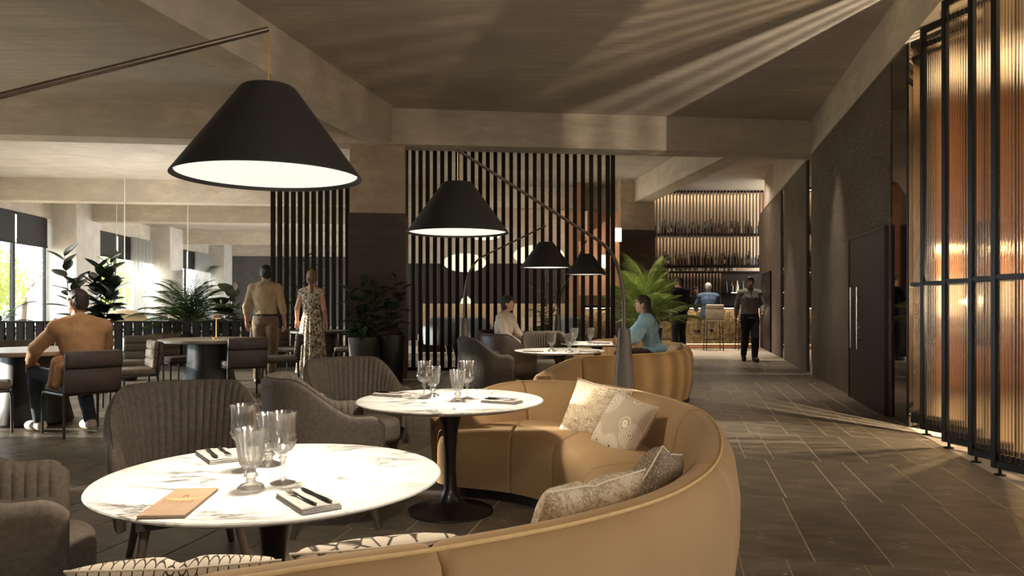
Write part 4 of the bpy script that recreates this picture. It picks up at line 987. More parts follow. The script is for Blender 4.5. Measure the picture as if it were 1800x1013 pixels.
stem_plant('leafy_shrub', 'tall leafy shrub glimpsed through the left slat screen', Q(534, 16.6, .012), [(-.35, 0, 2.1), (0, .2, 2.3), (.35, 0, 2.2), (-.15, -.1, 1.6), (.2, -.1, 1.7), (.0, 0, 1.3)], BL, 14, .9, .5, .3, 'planter_black', seed=12, el=(.7, -.4))
stem_plant('leafy_shrub', 'leafy shrub behind the left slat screen, next to the standing man', Q(490, 16.8, .012), [(-.25, 0, 1.6), (.1, .1, 1.5), (.2, 0, 1.2)], BL, 12, .8, .5, .24, 'planter_black', seed=14, el=(.7, -.4))
# by the column
stem_plant('potted_rubber_plant', 'leafy plant in a taupe tapered planter before the column', Q(638, 12.0, .0), [(-.22, 0, 1.45), (.0, 0, 1.62), (.2, 0, 1.55), (-.1, -.1, 1.15), (.16, -.1, 1.2), (.02, .05, 1.35)], BL, 11, .78, .74, .235, 'planter_taupe', seed=21, el=(.8, -.2))
stem_plant('potted_rubber_plant', 'dark-leaved plant in a black planter beside the column', Q(689, 12.1, .0), [(-.14, 0, 1.5), (.06, 0, 1.7), (.17, 0, 1.5), (0, -.1, 1.2)], BL, 11, .74, .78, .21, 'planter_black', seed=23, el=(.9, -.1))
palm('tall bright palm in front of the bar', Q(1137, 16.4, .0), FB, 34, 1.7, .75, .34, 'planter_black', 11, up=(.45, 1.55), s=(.7, 1.1))
stem_plant('leafy_shrub', 'dark shrub behind the slat screen near the cone lamps', Q(958, 18.6, .012), [(-.3, 0, 1.7), (.1, .1, 1.9), (.4, 0, 1.6), (0, -.1, 1.4)], BL, 12, .8, .5, .3, 'planter_black', seed=31)

# ================================================================ lounge behind the screen
M('banquette_beige', (204, 178, 144), (188, 160, 126), .8, scale=3); M('garden_wall', (176, 184, 188), (160, 168, 174), .8, scale=3)
t = thing('banquette', 'long beige upholstered banquette behind the slat screen', 'sofa', (0, 0, 0)); x0, x1 = Q(738, 20).x, Q(1012, 20).x; n = 7
for k in range(n):
    xa = x0 + (x1 - x0) * k / n; xb = x0 + (x1 - x0) * (k + 1) / n
    rbox(((xa + xb) / 2, 20.3, .80), (xb - xa - .008, .22, .98), .03, 3).ob('back_panel', 'banquette_beige', t); rbox(((xa + xb) / 2, 19.85, .40), (xb - xa - .008, .72, .22), .05, 3).ob('seat_cushion', 'seat_fabric', t)
MB().box(((x0 + x1) / 2, 19.95, .15), (x1 - x0, .7, .28)).ob('plinth', 'dark_wood', t, smooth=False)
LP = [('grey lounge chair beyond the slats, left of the pale cushions', 775, 18.2), ('blue-grey lounge chair beyond the slats, behind the third lamp', 838, 18.0), ('blue-grey lounge chair beyond the slats, right of the seated person', 1000, 18.0)]
M('lounge_blue', (120, 128, 130), (104, 112, 116), .8, scale=20)
for lb_, u, y in LP:
    o = dup(tub); p = Q(u, y); o.location = (p.x, p.y, .012); o.rotation_euler = (0, 0, R.uniform(-.5, .5)); o.scale = (1.1,) * 3; tag(o, lb_, 'armchair', 'lounge chairs behind the slat screen')
    for ch in o.children:
        if ch.name.startswith(('shell', 'channel', 'seat')): ch.data = ch.data.copy(); ch.data.materials[0] = MATS['lounge_blue']
for lb_, u in (('white cushion on the banquette beside the pale shirt', 931), ('white cushion on the banquette, second from the seated person', 948), ('rose cushion on the banquette left of the seated person', 862)):
    c = cushion(lb_, 'toile_pale' if 'rose' not in lb_ else 'copper_wall', Q(u, 19.7, .72), (.45, .42), (1.2, 0, R.uniform(-.3, .3)), .15); c['group'] = 'cushions on the banquette'
def lantern(u, v, y, rw, rh, label):
    p = Q(u, y, HV(v, y)); t = thing('oval_pendant', label, 'lamp', p, 0, 'oval pendants in the lounge'); pr = []
    for k in range(19): a = -PI / 2 + PI * k / 18; pr.append((max(.001, rw * cos(a)), rh * sin(a)))
    MB().lathe(pr, 40, mod=lambda a, i, r, z: 1 + .012 * abs(sin(a * 14)), cap=(False, False)).ob('shade', 'lantern_glow', t); MB().tube([(0, 0, rh), (0, 0, CH - p.z)], .006, 6).ob('cord', 'black_metal', t)
    lamp('pendant_bulb', 'POINT', (0, 0, -rh - .1), 22, (1, .86, .6), size=.2, parent=t).location = (0, 0, -rh - .12)
lantern(817, 462, 18.0, .52, .225, 'glowing oval paper pendant, left one behind the slats'); lantern(947, 449, 17.0, .58, .24, 'glowing oval paper pendant behind the third arc lamp')
lantern(852, 415, 24.0, .5, .13, 'glowing flat pendant just under the second arc lamp shade')
p = Q(818, 19.8, 0); t = thing('bell_lamp', 'small white bell-shaped lamp above the banquette', 'lamp', (p.x, 20.1, 1.29))
MB().lathe([(0, .22), (.03, .21), (.12, .12), (.16, .0), (.0, .0)], 24, cap=(False, False)).ob('shade', 'lantern_glow', t); MB().tube([(0, 0, .2), (0, 0, .30)], .02, 8).ob('knob', 'brass', t)
struct('wall_lounge', MB().hexa([V(q) for q in ((1.75, 19.3, 1.5), (2.75, 19.0, 1.5), (2.75, 19.2, 1.5), (1.75, 19.5, 1.5))], [V(q) for q in ((1.75, 19.3, 2.9), (2.75, 19.0, 3.7), (2.75, 19.2, 3.7), (1.75, 19.5, 2.9))]), 'copper_wall')
for u, v, y in ((1086, 413, 18.6), (1062, 460, 18.8)):
    p = Q(u, y, HV(v, y)); t = thing('wall_light', 'small lit %s wall light on the copper wall behind the slats' % ('upper' if v < 430 else 'lower'), 'lamp', p); rbox((0, 0, 0), (.18, .08, .34), .01).ob('shade', 'wall_light_glow', t); rbox((0, .06, 0), (.10, .05, .2), .01).ob('back_plate', 'black_metal', t)
    lamp('wall_light_bulb', 'POINT', (0, 0, 0), 14, WARM, size=.05, parent=t).location = (-.2, -.25, -.1)
def dome_pendant(u, v, y, r, label):
    p = Q(u, y, HV(v, y)); t = thing('dome_pendant', label, 'lamp', p, 0, 'cream dome pendants by the windows')
    MB().lathe([(r, 0), (r * .96, .05), (r * .78, .16), (r * .45, .25), (.04, .285), (.001, .29), (.001, .28), (.04, .275), (r * .44, .24), (r * .76, .15), (r * .94, .05), (r * .985, 0)], 40, cap=(False, False)).ob('shade', 'dome_cream', t)
    MB().tube([(0, 0, .28), (0, 0, CH - p.z)], .012, 6).ob('cord', 'white_sheer', t)
M('dome_cream', (232, 214, 176), (222, 202, 162), .6, scale=4)
dome_pendant(219, 564, 19.0, .56, 'cream dome pendant on a white cord behind the rubber plant'); dome_pendant(330, 560, 21.0, .56, 'cream dome pendant hidden behind the feathery palm'); dome_pendant(205, 566, 23.0, .56, 'cream dome pendant on the farther of the paired cords')

# ================================================================ the bar
xl, xr = Q(1026, 21.2).x, 7.05
def bar_marble():
    m, nt, b, o = mat('gold_marble'); v = coords(nt, (1, 1, 1.6), rot=(0, .5, .3)); n = noise(nt, v, 2.4, 8, .65, 1.6); d = math_(nt, 'ABSOLUTE', math_(nt, 'SUBTRACT', n, .5))
    c = ramp(nt, noise(nt, v, 3, 4), [(.3, (112, 92, 62)), (.7, (84, 68, 46))]); L(nt, mixc(nt, ramp(nt, d, [(.0, (1, 1, 1, 1)), (.03, (0, 0, 0, 1))]), c, lin((168, 146, 106))), b.inputs['Base Color']); b.inputs['Roughness'].default_value = .3; MATS['gold_marble'] = m
bar_marble()
t = thing('bar_counter', 'long bar counter with gold-veined marble front and lit edge', 'counter', (0, 21.2, .012)); n = 6
for k in range(n):
    a = xl + (xr - xl) * k / n; b = xl + (xr - xl) * (k + 1) / n; rbox(((a + b) / 2, .04, .62), (b - a - .006, .05, 1.0), .003, 1).ob('marble_panel', 'gold_marble', t)
rbox(((xl + xr) / 2, .28, 1.19), (xr - xl, .82, .055), .008).ob('worktop', 'dark_wood', t); MB().box(((xl + xr) / 2, .40, .58), (xr - xl - .02, .66, 1.12)).ob('carcass', 'black_metal', t, smooth=False)
MB().box(((xl + xr) / 2, -.02, 1.145), (xr - xl - .1, .02, .02)).ob('light_strip', 'strip_glow', t)['label'] = 'warm light strip under the counter edge'
MB().box(((xl + xr) / 2, .05, .06), (xr - xl, .03, .10)).ob('kickboard', 'copper_wall', t, smooth=False); MB().box(((xl + xr) / 2, -.03, .125), (xr - xl - .1, .015, .012)).ob('light_strip', 'wall_light_glow', t)
lamp('bar_front_glow', 'AREA', (0, 0, 0), 26, WARM, size=xr - xl, size_y=.04, parent=t).location = ((xl + xr) / 2, -.14, 1.12)
# shelves with slats
SY = 22.9; bx0, bx1 = Q(1147, SY).x, Q(1342, SY).x
t = thing('bar_shelf', 'tall slatted bar shelving lit from within behind the counter', 'shelf', (0, SY, 0)); cx = (bx0 + bx1) / 2; bw = bx1 - bx0
zs = {'a': 3.43, 'b': 2.46, 'c': 2.27}
for z in zs.values(): rbox((cx, .17, z), (bw, .40, .045), .004, 1).ob('shelf_board', 'dark_wood', t)
M('bar_back_panel', (196, 170, 138), (176, 150, 118), .5, scale=1.5, stretch=(5, 5, .4)); M('bar_slat', (84, 64, 48), (66, 50, 37), .45, scale=3, stretch=(6, 6, .5))
MB().box((cx, .40, 3.0), (bw, .03, 3.56)).ob('back_panel', 'bar_back_panel', t, smooth=False); MB().box((cx, .36, 1.7), (bw, .03, 1.1)).ob('lower_back_panel', 'dark_wood', t, smooth=False)
bs = MB().box((0, 0, .5), (.040, .05, 1)).me('slat', False); bs.materials.append(MATS['bar_slat'])
ns = 34
for k in range(ns):
    x = bx0 + .02 + (bw - .04) * k / (ns - 1)
    for z0, z1 in ((3.455, 4.77), (2.485, 3.405)):
        o = link('slat', bs, None, t, (x, -.03, z0)); o.scale = (1, 1, z1 - z0)
for k in range(22):
    x = bx0 + .05 + (bw * .62) * k / 21; o = link('slat', bs, None, t, (x, .3, 1.22)); o.scale = (1.3, .6, 1.02)
for z, x0_, x1_ in ((2.43, bx0 + bw * .74, bx1), (1.62, bx0 + bw * .72, bx1)): MB().box(((x0_ + x1_) / 2, .1, z), (x1_ - x0_, .04, .03)).ob('light_strip', 'strip_glow', t)
for z in (4.78, 3.43, 2.46): MB().box((cx, .0, z - .03), (bw, .02, .075)).ob('fascia', 'dark_wood', t, smooth=False)
for z, p_ in ((4.73, 20), (3.39, 10), (2.24, 8)):
    d = lamp('shelf_light', 'AREA', (0, 0, 0), p_, (1, .86, .66), size=bw, size_y=.05, parent=t); d.location = (cx, .22, z)
rbox((bx1 - .55, .2, 1.60), (1.3, .36, .04), .004, 1).ob('side_shelf', 'dark_wood', t)
def bottle(name, prof, mt, lab=None):
    t = thing(name, '', 'bottle'); MB().lathe(prof, 12, cap=(True, True)).ob('body', mt, t)
    if lab: MB().lathe([(prof[1][0] + .001, .05), (prof[1][0] + .0015, .15)], 12, cap=(False, False)).ob('paper_label', lab, t)
    return t
M('bottle_dark', (24, 20, 16), (18, 15, 12), .2, scale=5, coat=.4); M('bottle_amber', (96, 52, 22), (76, 40, 16), .2, scale=5, coat=.4); M('bottle_pale', (222, 206, 178), (206, 188, 160), .25, scale=5, coat=.3); M('paper_label_white', (232, 224, 208), (222, 212, 196), .7, scale=10)
KB = [bottle('wine_bottle', [(.035, 0), (.037, .01), (.037, .22), (.03, .26), (.014, .30), (.013, .36), (.015, .362), (.015, .375)], 'bottle_dark', 'paper_label_white'),
      bottle('wine_bottle', [(.036, 0), (.038, .01), (.036, .2), (.015, .31), (.014, .38), (.016, .39)], 'bottle_dark'),
      bottle('spirit_bottle', [(.045, 0), (.047, .01), (.047, .18), (.04, .21), (.016, .24), (.016, .30), (.02, .305), (.02, .33)], 'bottle_amber'),
      bottle('spirit_bottle', [(.04, 0), (.042, .01), (.042, .2), (.02, .24), (.016, .31), (.02, .32)], 'bottle_pale', 'paper_label_white')]
KD = ['white-labelled dark wine bottle', 'dark slender wine bottle', 'amber spirit bottle', 'pale spirit bottle']; ub = set(); rb = random.Random(5)
ORD = 'first second third fourth fifth sixth seventh eighth ninth tenth eleventh twelfth thirteenth fourteenth fifteenth sixteenth seventeenth eighteenth nineteenth twentieth'.split()
def place_word(k, n): return (ORD[k] + ' from the palm end') if k < n / 2 else (ORD[n - 1 - k] + ' from the wall end')
for zn, z, cnt in (('upper', 3.455, 40), ('middle', 2.485, 40)):
    for k in range(cnt):
        j = rb.choice((0, 1, 1, 1, 2, 3)); x = bx0 + .09 + (bw - .18) * k / (cnt - 1) + rb.uniform(-.01, .01)
        o = KB[j] if j not in ub else dup(KB[j]); ub.add(j); o.location = (x, SY + .15 + rb.uniform(-.05, .06), z); o.scale = (rb.uniform(.95, 1.1),) * 2 + (rb.uniform(.9, 1.2),)
        tag(o, KD[j] + ', %s, %s bar shelf' % (place_word(k, cnt), zn), 'bottle', KD[j] + 's on the %s bar shelf' % zn)
jr = thing('glass_jar', 'small pale tumbler in the row on the lowest bar shelf', 'glass', (0, 0, 0), 0, 'tumblers on the lowest bar shelf'); MB().lathe([(.032, 0), (.036, .02), (.036, .13), (.032, .15)], 10).ob('body', 'bottle_pale', jr)
for k in range(36):
    o = jr if k == 0 else dup(jr); o.location = (bx0 + .1 + (bw * .72) * k / 35, SY + .1 + rb.uniform(-.04, .04), 2.295); o['label'] = 'small pale tumbler, %s, lowest bar shelf' % place_word(k, 36)
for k in range(5):
    o = dup(KB[k % 3 + 1]); o.location = (bx1 - 1.1 + .17 * k, SY + .15, 1.622); tag(o, KD[k % 3 + 1] + ', %s, short side shelf' % place_word(k, 5), 'bottle', KD[k % 3 + 1] + 's on the short side shelf')
# bar stools
def make_stool():
    t = thing('bar_stool', '', 'stool')
    for x in (-1, 1):
        for y in (-1, 1): MB().tube([(x * .225, y * .22, 0), (x * .20, y * .19, .80)], .011, 8).ob('leg', 'black_metal', t)
    fr = MB(); h = .30
    for a, b in (((-.216, -.21), (.216, -.21)), ((.216, -.21), (.216, .21)), ((.216, .21), (-.216, .21)), ((-.216, .21), (-.216, -.21))): fr.tube([(*a, h), (*b, h)], .008, 6)
    fr.ob('footrest', 'black_metal', t); rbox((0, 0, .835), (.46, .44, .08), .03, 3).ob('seat', 'stool_leather', t, ang=70)
    tl_ = Mx.Rotation(.08, 3, 'X'); rbox((0, -.215, 1.0), (.50, .05, .26), .02, 3, tl_).ob('back_panel', 'stool_leather', t, ang=70); rbox((0, -.225, 1.19), (.48, .06, .13), .025, 3, tl_).ob('headrest_pad', 'stool_leather', t, ang=70)
    return t
M('stool_leather', (176, 160, 136), (160, 144, 122), .6, scale=10)
st = make_stool()
for i, (u, y, lb_) in enumerate(((1254, 20.25, 'pale leather bar stool under the grey-haired man'), (1310, 20.4, 'pale bar stool hidden behind the walking man'), (1170, 20.4, 'bar stool behind the bright palm, left of the man in black'))):
    o = st if i == 0 else dup(st); p = Q(u, y); o.location = (p.x, p.y, .012); o.rotation_euler = (0, 0, -.08); tag(o, lb_, 'stool', 'bar stools')

# ================================================================ outside the windows
def crown(name, label, loc, h, r, mt, n, seed, trunk=True):
    rr = random.Random(seed); t = thing(name, label, 'tree', loc); m = MB()
    for k in range(n):
        d = V((rr.gauss(0, 1), rr.gauss(0, 1), rr.gauss(0, .9))).normalized(); p = V((0, 0, h)) + Mx.Diagonal((r, r, r * .9)) @ d * (rr.random() ** .45); a = V((rr.gauss(0, 1), rr.gauss(0, 1), rr.gauss(0, 1))).normalized(); b = a.orthogonal().normalized(); s = rr.uniform(.06, .13)
        m.add([p - a * s, p - b * s * .45, p + a * s, p + b * s * .45], [(0, 1, 2, 3)])
    o = m.ob('crown', mt, t, smooth=False); o['kind'] = 'stuff'
    MB().tube([(0, 0, 0), (.08, .05, h * .5), (0, 0, h * .95)], [.12, .09, .03], 8).ob('trunk', 'bark', t)
    for k in range(5):
        a = k * 1.3; MB().tube([(.04, .02, h * .6), (cos(a) * r * .6, sin(a) * r * .6, h + r * .2 * sin(k))], [.04, .012], 6).ob('branch', 'bark', t)
crown('garden_tree', 'sunlit yellow-green tree outside the nearest window', (-18.6, 25.5, 0), 2.0, 1.7, 'tree_leaf', 2600, 1)
crown('garden_tree', 'pale pink blossom tree outside the nearest window', (-19.4, 29.4, 0), 2.6, 1.5, 'blossom', 2200, 2)
crown('garden_tree', 'yellow-green tree outside the second window', (-19.5, 35.2, 0), 2.2, 1.9, 'tree_leaf', 2600, 3)
crown('garden_tree', 'green tree outside the second window behind the rubber plant', (-20.8, 38.5, 0), 2.0, 1.9, 'palm_leaf', 2200, 4)
crown('garden_tree', 'unseen tree added to dapple the sun outside the window beyond the frame edge', (-17.5, 11.0, 0), 3.6, 1.8, 'tree_leaf', 1500, 9)  # added out of view to dapple the incoming sun
crown('garden_tree', 'blossom tree outside the farthest window', (-22, 47, 0), 2.4, 2.0, 'blossom', 1500, 6)
struct('ground_outside', MB().box((-40, 22, -.05), (48, 70, .08)), 'grout')
struct('wall_outside', MB().box((-22.5, 32, 1.05), (5, .3, 2.1)), 'garden_wall')
# ================================================================ people
def ell(c, r, rot=None): return ('e', V(c), r, rot or Mx.Identity(3))
def cone(p, r0, q, r1): return ('c', V(p), r0, V(q), r1)
def prim_mesh(p):
    if isinstance(p, MB): return p
    if p[0] == 'e':
        m = MB(); m.lathe([(max(1e-4, cos(-PI / 2 + PI * k / 12)), sin(-PI / 2 + PI * k / 12)) for k in range(13)], 20, cap=(False, False))
        m.v = [tuple(p[1] + p[3] @ V((x * p[2][0], y * p[2][1], z * p[2][2]))) for x, y, z in m.v]; return m
    _, a, r0, q, r1 = p; d = (q - a); L_ = d.length; d = d / L_; pts = []; rad = []
    for k in range(5): t = PI / 2 * k / 5; pts.append(a - d * r0 * cos(t)); rad.append(max(r0 * sin(t), r0 * .06))
    for k in range(6): f = k / 5; pts.append(a + d * L_ * f); rad.append(r0 + (r1 - r0) * f)
    for k in range(1, 6): t = PI / 2 * k / 5; pts.append(q + d * r1 * sin(t)); rad.append(max(r1 * cos(t), r1 * .06))
    return MB().tube(pts, rad, 14)
def chain(ps, rs): return [cone(ps[i], rs[i], ps[i + 1], rs[i + 1]) for i in range(len(ps) - 1)]
def fuse(prims, h, k):   # signed-distance union of the limbs, meshed as one closed skin
    lo = np.full(3, 1e9); hi = np.full(3, -1e9); bb = []
    for p in prims:
        if p[0] == 'e': r = max(p[2]); a = np.array(p[1]) - r; b = np.array(p[1]) + r
        else:
            r = max(p[2], p[4]); a = np.minimum(p[1], p[3]) - r; b = np.maximum(p[1], p[3]) + r
        bb.append((a, b)); lo = np.minimum(lo, a); hi = np.maximum(hi, b)
    lo = lo - 3 * h - k; n = np.ceil((hi + 3 * h + k - lo) / h).astype(int) + 1; D = np.full(n, 1.0, np.float32)
    for p, (a, b) in zip(prims, bb):
        i0 = np.maximum(0, np.floor((a - k - 2 * h - lo) / h).astype(int)); i1 = np.minimum(n, np.ceil((b + k + 2 * h - lo) / h).astype(int) + 1)
        X, Y, Z = [(lo[i] + h * np.arange(i0[i], i1[i])).astype(np.float32) for i in range(3)]; X = X[:, None, None]; Y = Y[None, :, None]; Z = Z[None, None, :]
        if p[0] == 'e':
            m = p[3].transposed(); x, y, z = X - p[1].x, Y - p[1].y, Z - p[1].z; q = [(m[i][0] * x + m[i][1] * y + m[i][2] * z) for i in range(3)]; r = p[2]
            k0 = np.sqrt(sum((q[i] / r[i]) ** 2 for i in range(3))); k1 = np.sqrt(sum((q[i] / r[i] ** 2) ** 2 for i in range(3))) + 1e-6; d = k0 * (k0 - 1) / k1
        else:
            v = p[3] - p[1]; x, y, z = X - p[1].x, Y - p[1].y, Z - p[1].z; t = np.clip((x * v.x + y * v.y + z * v.z) / v.length_squared, 0, 1)
            d = np.sqrt((x - t * v.x) ** 2 + (y - t * v.y) ** 2 + (z - t * v.z) ** 2) - (p[2] + (p[4] - p[2]) * t)
        s = (slice(i0[0], i1[0]), slice(i0[1], i1[1]), slice(i0[2], i1[2])); o = D[s]; kk = min(k, .6 * (min(p[2]) if p[0] == 'e' else min(p[2], p[4])))
        e = np.maximum(kk - np.abs(o - d), 0) / kk; D[s] = np.minimum(o, d) - e * e * kk * .25
    S = D < 0; C = [S[i:n[0] - 1 + i, j:n[1] - 1 + j, l:n[2] - 1 + l] for i in (0, 1) for j in (0, 1) for l in (0, 1)]; cnt = sum(c.astype(np.int8) for c in C); cells = np.argwhere((cnt > 0) & (cnt < 8))
    idx = np.full(n - 1, -1, np.int32); idx[tuple(cells.T)] = np.arange(len(cells)); acc = np.zeros((len(cells), 3)); num = np.zeros(len(cells))
    cor = [np.array(c) for c in ((0, 0, 0), (1, 0, 0), (0, 1, 0), (1, 1, 0), (0, 0, 1), (1, 0, 1), (0, 1, 1), (1, 1, 1))]
    val = [D[tuple((cells + c).T)] for c in cor]
    for i in range(8):
        for j in range(i + 1, 8):
            if np.abs(cor[i] - cor[j]).sum() != 1: continue
            m = (val[i] < 0) != (val[j] < 0); t = np.where(m, val[i] / np.where(m, val[i] - val[j], 1), 0)
            acc += m[:, None] * (cor[i] + t[:, None] * (cor[j] - cor[i])); num += m
    vs = lo + h * (cells + acc / num[:, None]); fs = []
    for ax in range(3):
        b, c = [(1, 2), (2, 0), (0, 1)][ax]; sa = [slice(1, -1)] * 3; sb = [slice(1, -1)] * 3; sa[ax] = slice(0, -1); sb[ax] = slice(1, None)
        A = S[tuple(sa)]; B = S[tuple(sb)]; e = np.argwhere(A != B); off = np.ones(3, int); off[ax] = 0; e = e + off; fl = A[tuple((e - off).T)]
        db = np.zeros(3, int); db[b] = 1; dc = np.zeros(3, int); dc[c] = 1
        q = np.stack([idx[tuple((e - db - dc).T)], idx[tuple((e - dc).T)], idx[tuple(e.T)], idx[tuple((e - db).T)]], 1); q[~fl] = q[~fl][:, ::-1]; fs.append(q)
    return vs, np.concatenate(fs)
def blob(name, prims, mt, par, vox=.008, sm=2, disp=0, dsc=16, seed=0, k=.014):
    if isinstance(prims, MB): return prims.ob(name, mt, par)
    if name in ('belt', 'dress_waist', 'shirt_collar'): return join(*[prim_mesh(p) for p in prims]).ob(name, mt, par)
    vs, fs = fuse(prims, vox, k); me = bpy.data.meshes.new(name); me.from_pydata(vs.tolist(), [], fs.tolist()); me.update(); me.materials.append(MATS[mt])
    if disp:
        nr = np.empty(len(vs) * 3, np.float32); me.vertex_normals.foreach_get('vector', nr); nr = nr.reshape(-1, 3); am = np.empty(len(vs))
        for i, p in enumerate(vs.tolist()):
            q = V((p[0] * dsc, p[1] * dsc, p[2] * dsc * .6 + seed)); am[i] = (1 - abs(NZ.noise(q)) * 2) * .7 + NZ.noise(q * 2.3) * .3
        me.vertices.foreach_set('co', (vs + nr * (disp * am)[:, None]).astype(np.float32).ravel()); me.update()
    me.shade_smooth(); o = bpy.data.objects.new(name, me); COL.objects.link(o); o.parent = par; return o
SK = {'light': ((226, 178, 150), (214, 160, 132)), 'tan': ((190, 140, 108), (176, 124, 94)), 'brown': ((150, 104, 78), (134, 90, 66))}
for k_, (a, b) in SK.items(): M('skin_' + k_, a, b, .5, scale=14, detail=3)
for k_, a, b in (('black_hair', (30, 24, 20), (20, 16, 14)), ('brown_hair', (58, 42, 32), (40, 29, 22)), ('grey_hair', (176, 170, 160), (140, 134, 126)), ('blonde_hair', (150, 118, 82), (112, 84, 56))): M(k_, a, b, .55, scale=18, stretch=(6, 6, .8), bmp=.4, bscale=50)
for k_, a, b in (('tan_blazer', (172, 130, 90), (160, 118, 80)), ('tan_shirt', (188, 164, 130), (174, 150, 116)), ('khaki', (126, 104, 80), (110, 90, 68)), ('denim', (54, 62, 76), (42, 50, 64)), ('pale_shirt', (226, 208, 188), (210, 190, 170)), ('blue_blouse', (150, 184, 198), (128, 164, 182)), ('black_suit', (28, 28, 32), (22, 22, 26)), ('denim_shirt', (66, 86, 108), (54, 72, 94)), ('grey_sweater', (128, 122, 114), (110, 104, 98)), ('black_cloth', (24, 22, 22), (18, 17, 17)), ('pale_trousers', (150, 140, 122), (134, 124, 108)), ('dark_skirt', (60, 28, 30), (46, 20, 24)), ('white_shoe', (226, 220, 208), (210, 204, 192)), ('dark_shoe', (36, 28, 24), (28, 22, 19))):
    M(k_, a, b, .85 if 'shoe' not in k_ else .5, scale=12, detail=4, bmp=.15, bscale=120)
M('eye_white', (236, 230, 222), (226, 220, 212), .3, scale=5); M('iris', (48, 34, 24), (36, 26, 18), .3, scale=5); M('lip', (176, 96, 84), (160, 84, 74), .45, scale=10)
def floral():
    m, nt, b, o = mat('floral_dress'); v = coords(nt, (1, 1, .8)); c = lin((226, 212, 186)); 
    for sc_, col, lo in ((22, (66, 72, 48), .55), (28, (52, 44, 42), .57), (17, (150, 108, 92), .60)):
        n = noise(nt, v, sc_, 4, .65, 1.2); c = mixc(nt, ramp(nt, n, [(lo - .03, (0, 0, 0, 1)), (lo + .01, (1, 1, 1, 1))]), c, lin(col))
    L(nt, c, b.inputs['Base Color']); b.inputs['Roughness'].default_value = .8; MATS['floral_dress'] = m
floral()
def lerp(a, b, f): return V(a) * (1 - f) + V(b) * f
TR_ = [(0, .160, .115), (.2, .152, .108), (.4, .148, .104), (.6, .165, .115), (.8, .180, .118), (.95, .150, .095)]
def torso(J, inf=0, w_=1, t0=0, t1=1, low=0):
    pel, nk = V(J['pel']), V(J['neck']); ax = (nk - pel).normalized(); y = (V((0, 1, 0)) - ax * ax.y).normalized(); x = y.cross(ax); rm = Mx((x, y, ax)).transposed(); out = []
    fs = np.linspace(t0, t1, 15); ts = [q[0] for q in TR_]
    for f in fs: out.append(ell(lerp(pel, nk, f * .93), (np.interp(f, ts, [q[1] for q in TR_]) * w_ * J.get('w', 1) + inf, np.interp(f, ts, [q[2] for q in TR_]) * w_ * J.get('w', 1) + inf, .10), rm))
    for s in 'LR': out.append(cone(lerp(nk, J['sh' + s], .15) - ax * .02, .058 * w_ + inf, J['sh' + s], .058 * w_ + inf))
    return out
def arms(J, inf=0, frac=1.0, sides='LR', ra=(.053, .043, .036, .027)):
    out = []
    for s in sides:
        a, e, w_ = V(J['sh' + s]), V(J['el' + s]), V(J['wr' + s]); out.append(cone(a, ra[0] + inf, e, ra[1] + inf))
        if frac > .5: out.append(cone(e, ra[1] * .97 + inf, lerp(e, w_, (frac - .5) * 2), ra[2] * (1 - (frac - .5) * 2) + ra[3] * (frac - .5) * 2 + inf))
        elif frac < .5: out[-1] = cone(a, ra[0] + inf, lerp(a, e, frac * 2), ra[1] + inf)
    return out
def legs(J, inf=0, frac=1.0):
    out = []
    for s in 'LR':
        h, k, a = V(J['hip' + s]), V(J['kn' + s]), V(J['an' + s]); out += [cone(h, .088 + inf, k, .056 + inf), cone(k, .055 + inf, lerp(k, a, .35), .057 + inf), cone(lerp(k, a, .35), .057 + inf, lerp(k, a, frac), .057 * (1 - frac) + .040 * frac + inf)]
    return out
def feet(J, inf=0):
    out = []
    for s in 'LR':
        a, t = V(J['an' + s]), V(J['toe' + s]); d = (t - a); d.z = 0; d.normalize(); hz = min(a.z, t.z + .06)
        out += [cone(a, .036 + inf, a - d * .03 + V((0, 0, -.045)), .034 + inf), cone(a - d * .03 + V((0, 0, -.045)), .034 + inf, t, .028 + inf), cone(lerp(a, t, .45) + V((0, 0, -.02)), .04 + inf, t, .034 + inf)]
    return out
def hand(W_, d, n, s):   # wrist, direction, palm normal, thumb side
    W_, d, n, s = V(W_), V(d).normalized(), V(n), V(s); n = (n - d * n.dot(d)).normalized(); s = (s - d * s.dot(d) - n * s.dot(n)).normalized(); rm = Mx((s, n, d)).transposed()
    out = [ell(W_ + d * .048, (.042, .018, .055), rm), cone(W_, .024, W_ + d * .03, .024)]
    for k, (o_, ln) in enumerate(((.033, .070), (.011, .080), (-.011, .075), (-.033, .058))):
        b = W_ + d * .088 + s * o_; m_ = b + (d * .88 + n * .40 + s * o_ * 3).normalized() * ln * .55; e = m_ + (d * .55 + n * .84).normalized() * ln * .5; out += [cone(b - d * .02, .0095, m_, .0088), cone(m_, .0088, e, .0075)]
    b = W_ + d * .028 + s * .034; m_ = b + (d * .62 + s * .66 + n * .3).normalized() * .042; e = m_ + (d * .85 + n * .45).normalized() * .034; out += [cone(b, .013, m_, .011), cone(m_, .011, e, .0085)]
    return out
